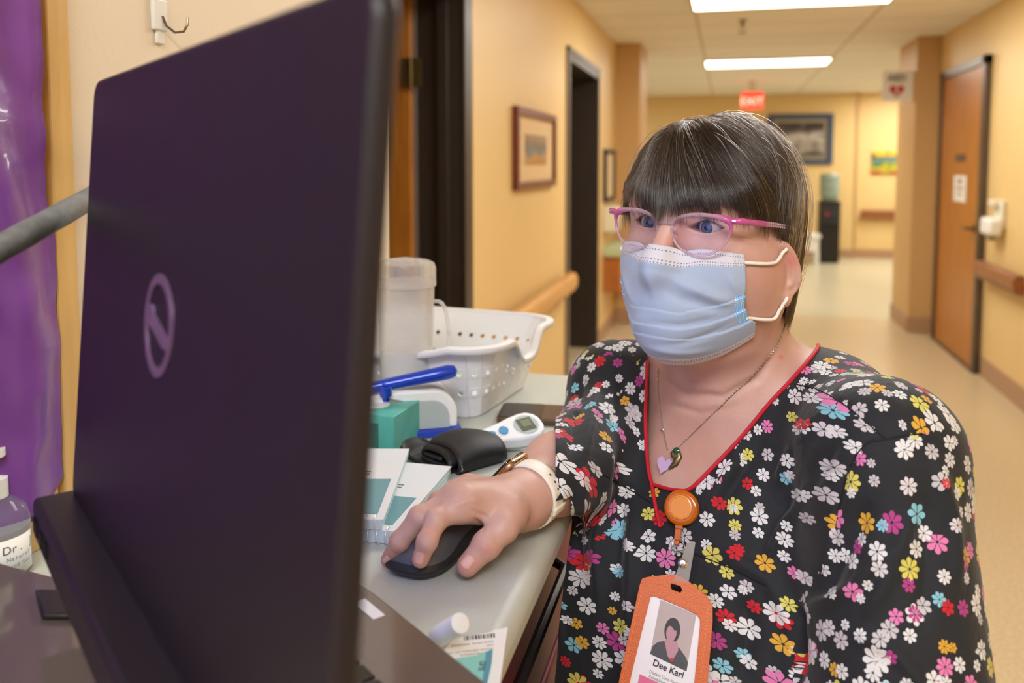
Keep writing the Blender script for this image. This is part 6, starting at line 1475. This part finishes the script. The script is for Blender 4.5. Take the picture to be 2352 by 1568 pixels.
m.lathe([(R0*0.55, -0.004), (R0*0.93, -0.004), (R0, -0.003), (R0, -0.0012), (R0*0.95, -0.0006), (R0*0.95, 0.0003), (R0, 0.0009), (R0, 0.0030), (R0*0.93, 0.0042), (R0*0.80, 0.0046), (0, 0.0046)], 48); wchild(m, 'reel_case', org_c, rr0)
m = MB(); m.X = RMx; m.lathe([(R0*0.70, 0.0046), (R0*0.68, 0.0056), (R0*0.6, 0.0058), (R0*0.58, 0.0053), (0, 0.0053)], 40); wchild(m, 'reel_face', org_l, rr0)
m = MB(); m.X = RMx; m.box((-0.0035, -R0-0.003, -0.002), (0.0035, -R0+0.001, 0.002)); m.box((-0.0028, -R0-0.013, -0.001), (0.0028, -R0-0.003, 0.0025)); m.box((-0.0022, -R0-0.017, -0.001), (0.0022, -R0-0.013, 0.0018)); wchild(m, 'reel_neck', org_c, rr0, bevel=0.0006)
def fr_pl(px_, py_, base): # pixel offset to plate-local
    return ((px_-base[0])*PS, -(py_-base[1])*PS)
BMx = gplate(1541, 1480, 0.030, 0.12)
d_b = float((np.array(BMx.translation)-cC)@cF); BMx.translation = Vector(tuple(W(1541, 1480, d_b)))
br_ = empty('id_badge', BMx.translation, 'orange framed identity badge with a portrait and printed name, hanging from the badge reel', 'badge')
dB = float((np.array(BMx.translation)-cC)@cF); PB = dB/FP
def bp_(px_, py_): return ((px_-1541)*PB, -(py_-1480)*PB)
m = MB(); hk = [RMx @ Vector((0, -R0-0.015, 0.001))]; hkp = RMx @ Vector((0.0, -R0-0.017, 0.002)); e2 = BMx @ Vector((*bp_(1588, 1250), 0.002))
m.tube([RMx @ Vector(v) for v in ((-0.003, -R0-0.015, 0.002), (-0.0035, -R0-0.021, 0.003), (0.0, -R0-0.023, 0.004), (0.0075, -R0-0.020, 0.003), (0.0085, -R0-0.017, 0.002), (0.004, -R0-0.012, 0.001), (0.002, -R0-0.010, 0.002))], 0.0006, 8); wchild(m, 'metal_clip', chrome, rr0)
strap_m = mat('clear_vinyl_strap', (214, 208, 204), 0.15, trans=0.5, ior=1.1, alpha=0.55)
m = MB(); m.X = BMx; quad = [bp_(1571, 1250), bp_(1589, 1252), bp_(1576, 1345), bp_(1541, 1345)]; m.prism(quad[::-1], 0.0015, 0.0023); wchild(m, 'vinyl_strap', strap_m, br_)
m = MB(); m.X = BMx @ Matrix.Translation((*bp_(1561, 1303), 0.0023)); m.lathe([(0.0042, 0), (0.0042, 0.0006), (0.003, 0.0012), (0.0022, 0.0008), (0.0022, 0.0014), (0, 0.0016)], 24); wchild(m, 'snap_button', chrome, br_)
def ang(q0, q1): return math.atan2(q1[1]-q0[1], q1[0]-q0[0])
orange = mat('orange_badge_holder', (196, 88, 6), 0.42, noise_amt=0.05, noise_scale=200, bump=0.2, bump_scale=700)
outer = [(1463, 1362), (1468, 1347), (1480, 1342), (1520, 1334), (1548, 1331), (1562, 1334), (1578, 1342), (1621, 1370), (1632, 1385), (1633, 1420), (1628, 1500), (1617, 1650), (1610, 1740), (1405, 1720), (1424, 1600), (1440, 1500)]
slot = [(1536, 1350), (1558, 1354), (1562, 1362), (1558, 1368), (1538, 1363), (1535, 1357)]
win = [(1490, 1384), (1497, 1382), (1520, 1387), (1560, 1398), (1595, 1409), (1604, 1418), (1605, 1430), (1600, 1500), (1588, 1650), (1580, 1715), (1428, 1700), (1447, 1600), (1462, 1520), (1478, 1440)]
def plate_with_holes(m_, outer_, holes, z0_, z1_):
    from mathutils.geometry import tessellate_polygon
    loops = [[Vector((*bp_(*p), 0)) for p in outer_]]+[[Vector((*bp_(*p), 0)) for p in h_] for h_ in holes]
    flat = [v for l_ in loops for v in l_]; tri = tessellate_polygon(loops); n_ = len(flat)
    vs = [(v.x, v.y, z0_) for v in flat]+[(v.x, v.y, z1_) for v in flat]; fs = []
    for t in tri:
        a, b, c = [flat[i] for i in t]; s_ = (b-a).cross(c-a).z
        t = t if s_ > 0 else t[::-1]; fs.append(tuple(i+n_ for i in t)); fs.append(tuple(t[::-1]))
    o_ = 0
    for l_ in loops:
        for i in range(len(l_)): a, b = o_+i, o_+(i+1) % len(l_); fs.append((a, b, b+n_, a+n_))
        o_ += len(l_)
    m_.add(vs, fs)
m = MB(); m.X = BMx; plate_with_holes(m, outer, [win, slot], 0.0, 0.0022); wchild(m, 'holder_frame', orange, br_, smooth=False, bevel=0.0005)
m = MB(); m.X = BMx; m.prism([bp_(*p) for p in [(1475, 1375), (1615, 1402), (1600, 1730), (1415, 1712)]][::-1], -0.001, 0.0006)
wchild(m, 'badge_card', mat('badge_card', (222, 218, 226), 0.35), br_)
def Pq(pl, z0_, z1_, nm, mt_):
    m = MB(); m.X = BMx; q_ = [bp_(*p) for p in pl]; ar = sum(q_[i][0]*q_[(i+1) % len(q_)][1]-q_[(i+1) % len(q_)][0]*q_[i][1] for i in range(len(q_)))
    m.prism(q_ if ar > 0 else q_[::-1], z0_, z1_); return wchild(m, nm, mt_, br_)
ph_ = Pq([(1513, 1388), (1596, 1410), (1578, 1530), (1495, 1505)], 0.0006, 0.0008, 'badge_portrait', mat('portrait_backdrop', (176, 160, 160), 0.5, noise_amt=0.1, noise_scale=60))
def sub(pl, z0_, z1_, nm, mt_): o_ = Pq(pl, z0_, z1_, nm, mt_); inv = o_.parent; o_.parent = ph_; return o_
dk = mat('portrait_dark_hair', (34, 26, 32), 0.5); fc = mat('portrait_face', (176, 130, 142), 0.5); cl = mat('portrait_clothes', (58, 58, 64), 0.5, noise_amt=0.6, noise_scale=700)
def el_(cx_, cy_, rx, ry, rot=0.12, n_=24): return [(cx_+rx*math.cos(t)*math.cos(rot)-ry*math.sin(t)*math.sin(rot), cy_+rx*math.cos(t)*math.sin(rot)+ry*math.sin(t)*math.cos(rot)) for t in np.linspace(0, 2*math.pi, n_, endpoint=False)]
sub([(1495, 1505), (1500, 1488), (1512, 1478), (1526, 1474), (1560, 1484), (1574, 1500), (1581, 1512), (1578, 1530)], 0.0008, 0.0009, 'portrait_clothes', cl)
sub(el_(1543, 1450, 18, 27), 0.0009, 0.0010, 'portrait_hair', dk); sub([(1526, 1474), (1532, 1468), (1556, 1474), (1558, 1490), (1545, 1514), (1535, 1505)], 0.0010, 0.0011, 'portrait_neck', fc)
sub(el_(1541, 1456, 11.5, 18), 0.0011, 0.0012, 'portrait_face', fc); sub([(1531, 1440), (1536, 1432), (1552, 1436), (1555, 1448), (1548, 1450), (1541, 1442)], 0.0012, 0.0013, 'portrait_fringe', dk)
sub(el_(1545, 1510, 4, 4), 0.0012, 0.0013, 'portrait_brooch', red_ink)
a_txt = math.radians(-15.0)
def btxt(s_, px_, py_, px_h, nm, mt_, bold=False):
    x_, y_ = bp_(px_, py_); Rm = BMx.to_3x3() @ Matrix.Rotation(a_txt, 3, 'Z'); text(s_, nm, mt_, br_, BMx @ Vector((x_, y_, 0.0010)), Rm, px_h*PB*1.45, align='LEFT', ext=0.0, bold=bold)
btxt('Dee Karl', 1501, 1527, 13.5, 'name_print', ink, True)
btxt('Distant Care Health &', 1495, 1543, 6.2, 'facility_print', ink_grey); btxt('Rehabilitation Center', 1494, 1553, 6.2, 'facility_print', ink_grey)
Pq([(1474, 1549), (1585, 1580), (1578, 1640), (1462, 1620)], 0.0006, 0.0009, 'pink_stripe', mat('pink_card_stripe', (206, 92, 136), 0.45))
st_m = mat('light_orange_thread', (244, 156, 70), 0.6)
m = MB(); m.X = BMx
def stitches(a, b, n_):
    for k in range(n_):
        t = (k+0.25)/n_; t2 = t+0.45/n_; p = bp_(a[0]+(b[0]-a[0])*t, a[1]+(b[1]-a[1])*t); q = bp_(a[0]+(b[0]-a[0])*t2, a[1]+(b[1]-a[1])*t2); m.tube([(*p, 0.0022), (*q, 0.0022)], 0.00018, 5)
stitches((1468, 1372), (1430, 1600), 26); stitches((1622, 1392), (1606, 1600), 24); stitches((1490, 1371), (1605, 1402), 14); wchild(m, 'stitching', st_m, br_)
# ------------------------------------------------------------------ watch
band_m = mat('cream_silicone_band', (234, 226, 212), 0.5); gold = mat('rose_gold', (196, 158, 120), 0.2, metal=1.0)
wa = elR-WR; wa = wa/np.linalg.norm(wa); wc = WR+wa*0.020
wroot = empty('wrist_watch', wc, 'cream strapped watch with a gold edged face on the woman\'s right wrist', 'watch')
up_ = ez-wa*(wa@ez); up_ /= np.linalg.norm(up_); sd_ = np.cross(wa, up_)
def ring(hw_, rofs, a0, a1, n_=40):
    rows = []
    for i in range(n_+1):
        a = a0+(a1-a0)*i/n_; d = up_*math.cos(a)+sd_*math.sin(a); row = []
        for s_ in (-hw_, -hw_*0.5, 0, hw_*0.5, hw_):
            o__ = wc+wa*s_; r_ = 0.010
            for _ in range(30):
                dd = float(hand_sdf((o__+d*r_)[None].astype(np.float32))[0])
                if dd > 0: break
                r_ += 0.0006
            row.append(o__+d*(r_+rofs-0.0003*(abs(s_) > hw_*0.9)))
        rows.append(row)
    return rows
m = MB(); m.grid(ring(0.0095, 0.0012, -math.pi, math.pi, 64)); wchild(m, 'band', band_m, wroot, solid=0.0022)
tree_w = None
# watch head on the back of the wrist (far, upper side)
fa = math.radians(48) if (sd_@hf) > 0 else math.radians(-48)
fd = up_*math.cos(fa)+sd_*math.sin(fa); fs_ = np.cross(wa, fd); fp = np.array(ring(0.001, 0.0, fa, fa+0.01, 1)[0][2])
WMx = Matrix([(wa[0], fs_[0], fd[0], fp[0]), (wa[1], fs_[1], fd[1], fp[1]), (wa[2], fs_[2], fd[2], fp[2]), (0, 0, 0, 1)])
m = MB(); m.X = WMx; m.prism(rrect(-0.019, -0.0165, 0.019, 0.0165, 0.008), -0.001, 0.0045); wchild(m, 'watch_case', gold, wroot, bevel=0.002, seg=3)
m = MB(); m.X = WMx; m.prism(rrect(-0.0175, -0.015, 0.0175, 0.015, 0.007), 0.0045, 0.0065); wchild(m, 'watch_glass', mat('black_watch_glass', (14, 14, 18), 0.05, coat=1.0), wroot, bevel=0.0008)
# band holes and the tuck-in tab, on the side toward the camera
hs = MB(); cam_side = 1 if (sd_@(-hf)) > 0 else -1
for k, a in enumerate((0.75, 1.0, 1.22, 1.45)):
    R_ = ring(0.001, 0.0023, cam_side*a, cam_side*a+0.01, 1); c_ = np.array(R_[0][2]); d = up_*math.cos(cam_side*a)+sd_*math.sin(cam_side*a); t_ = np.cross(wa, d)
    hs.tube([c_-d*0.0004, c_+d*0.0002], [0.0012, 0.0012], 10)
wchild(hs, 'band_hole', mat('dark_band_hole', (70, 60, 50), 0.8), wroot)
m = MB(); R_ = ring(0.0115, 0.0030, cam_side*1.72, cam_side*1.95, 4); m.grid(R_); wchild(m, 'band_tab', band_m, wroot, solid=0.0022)
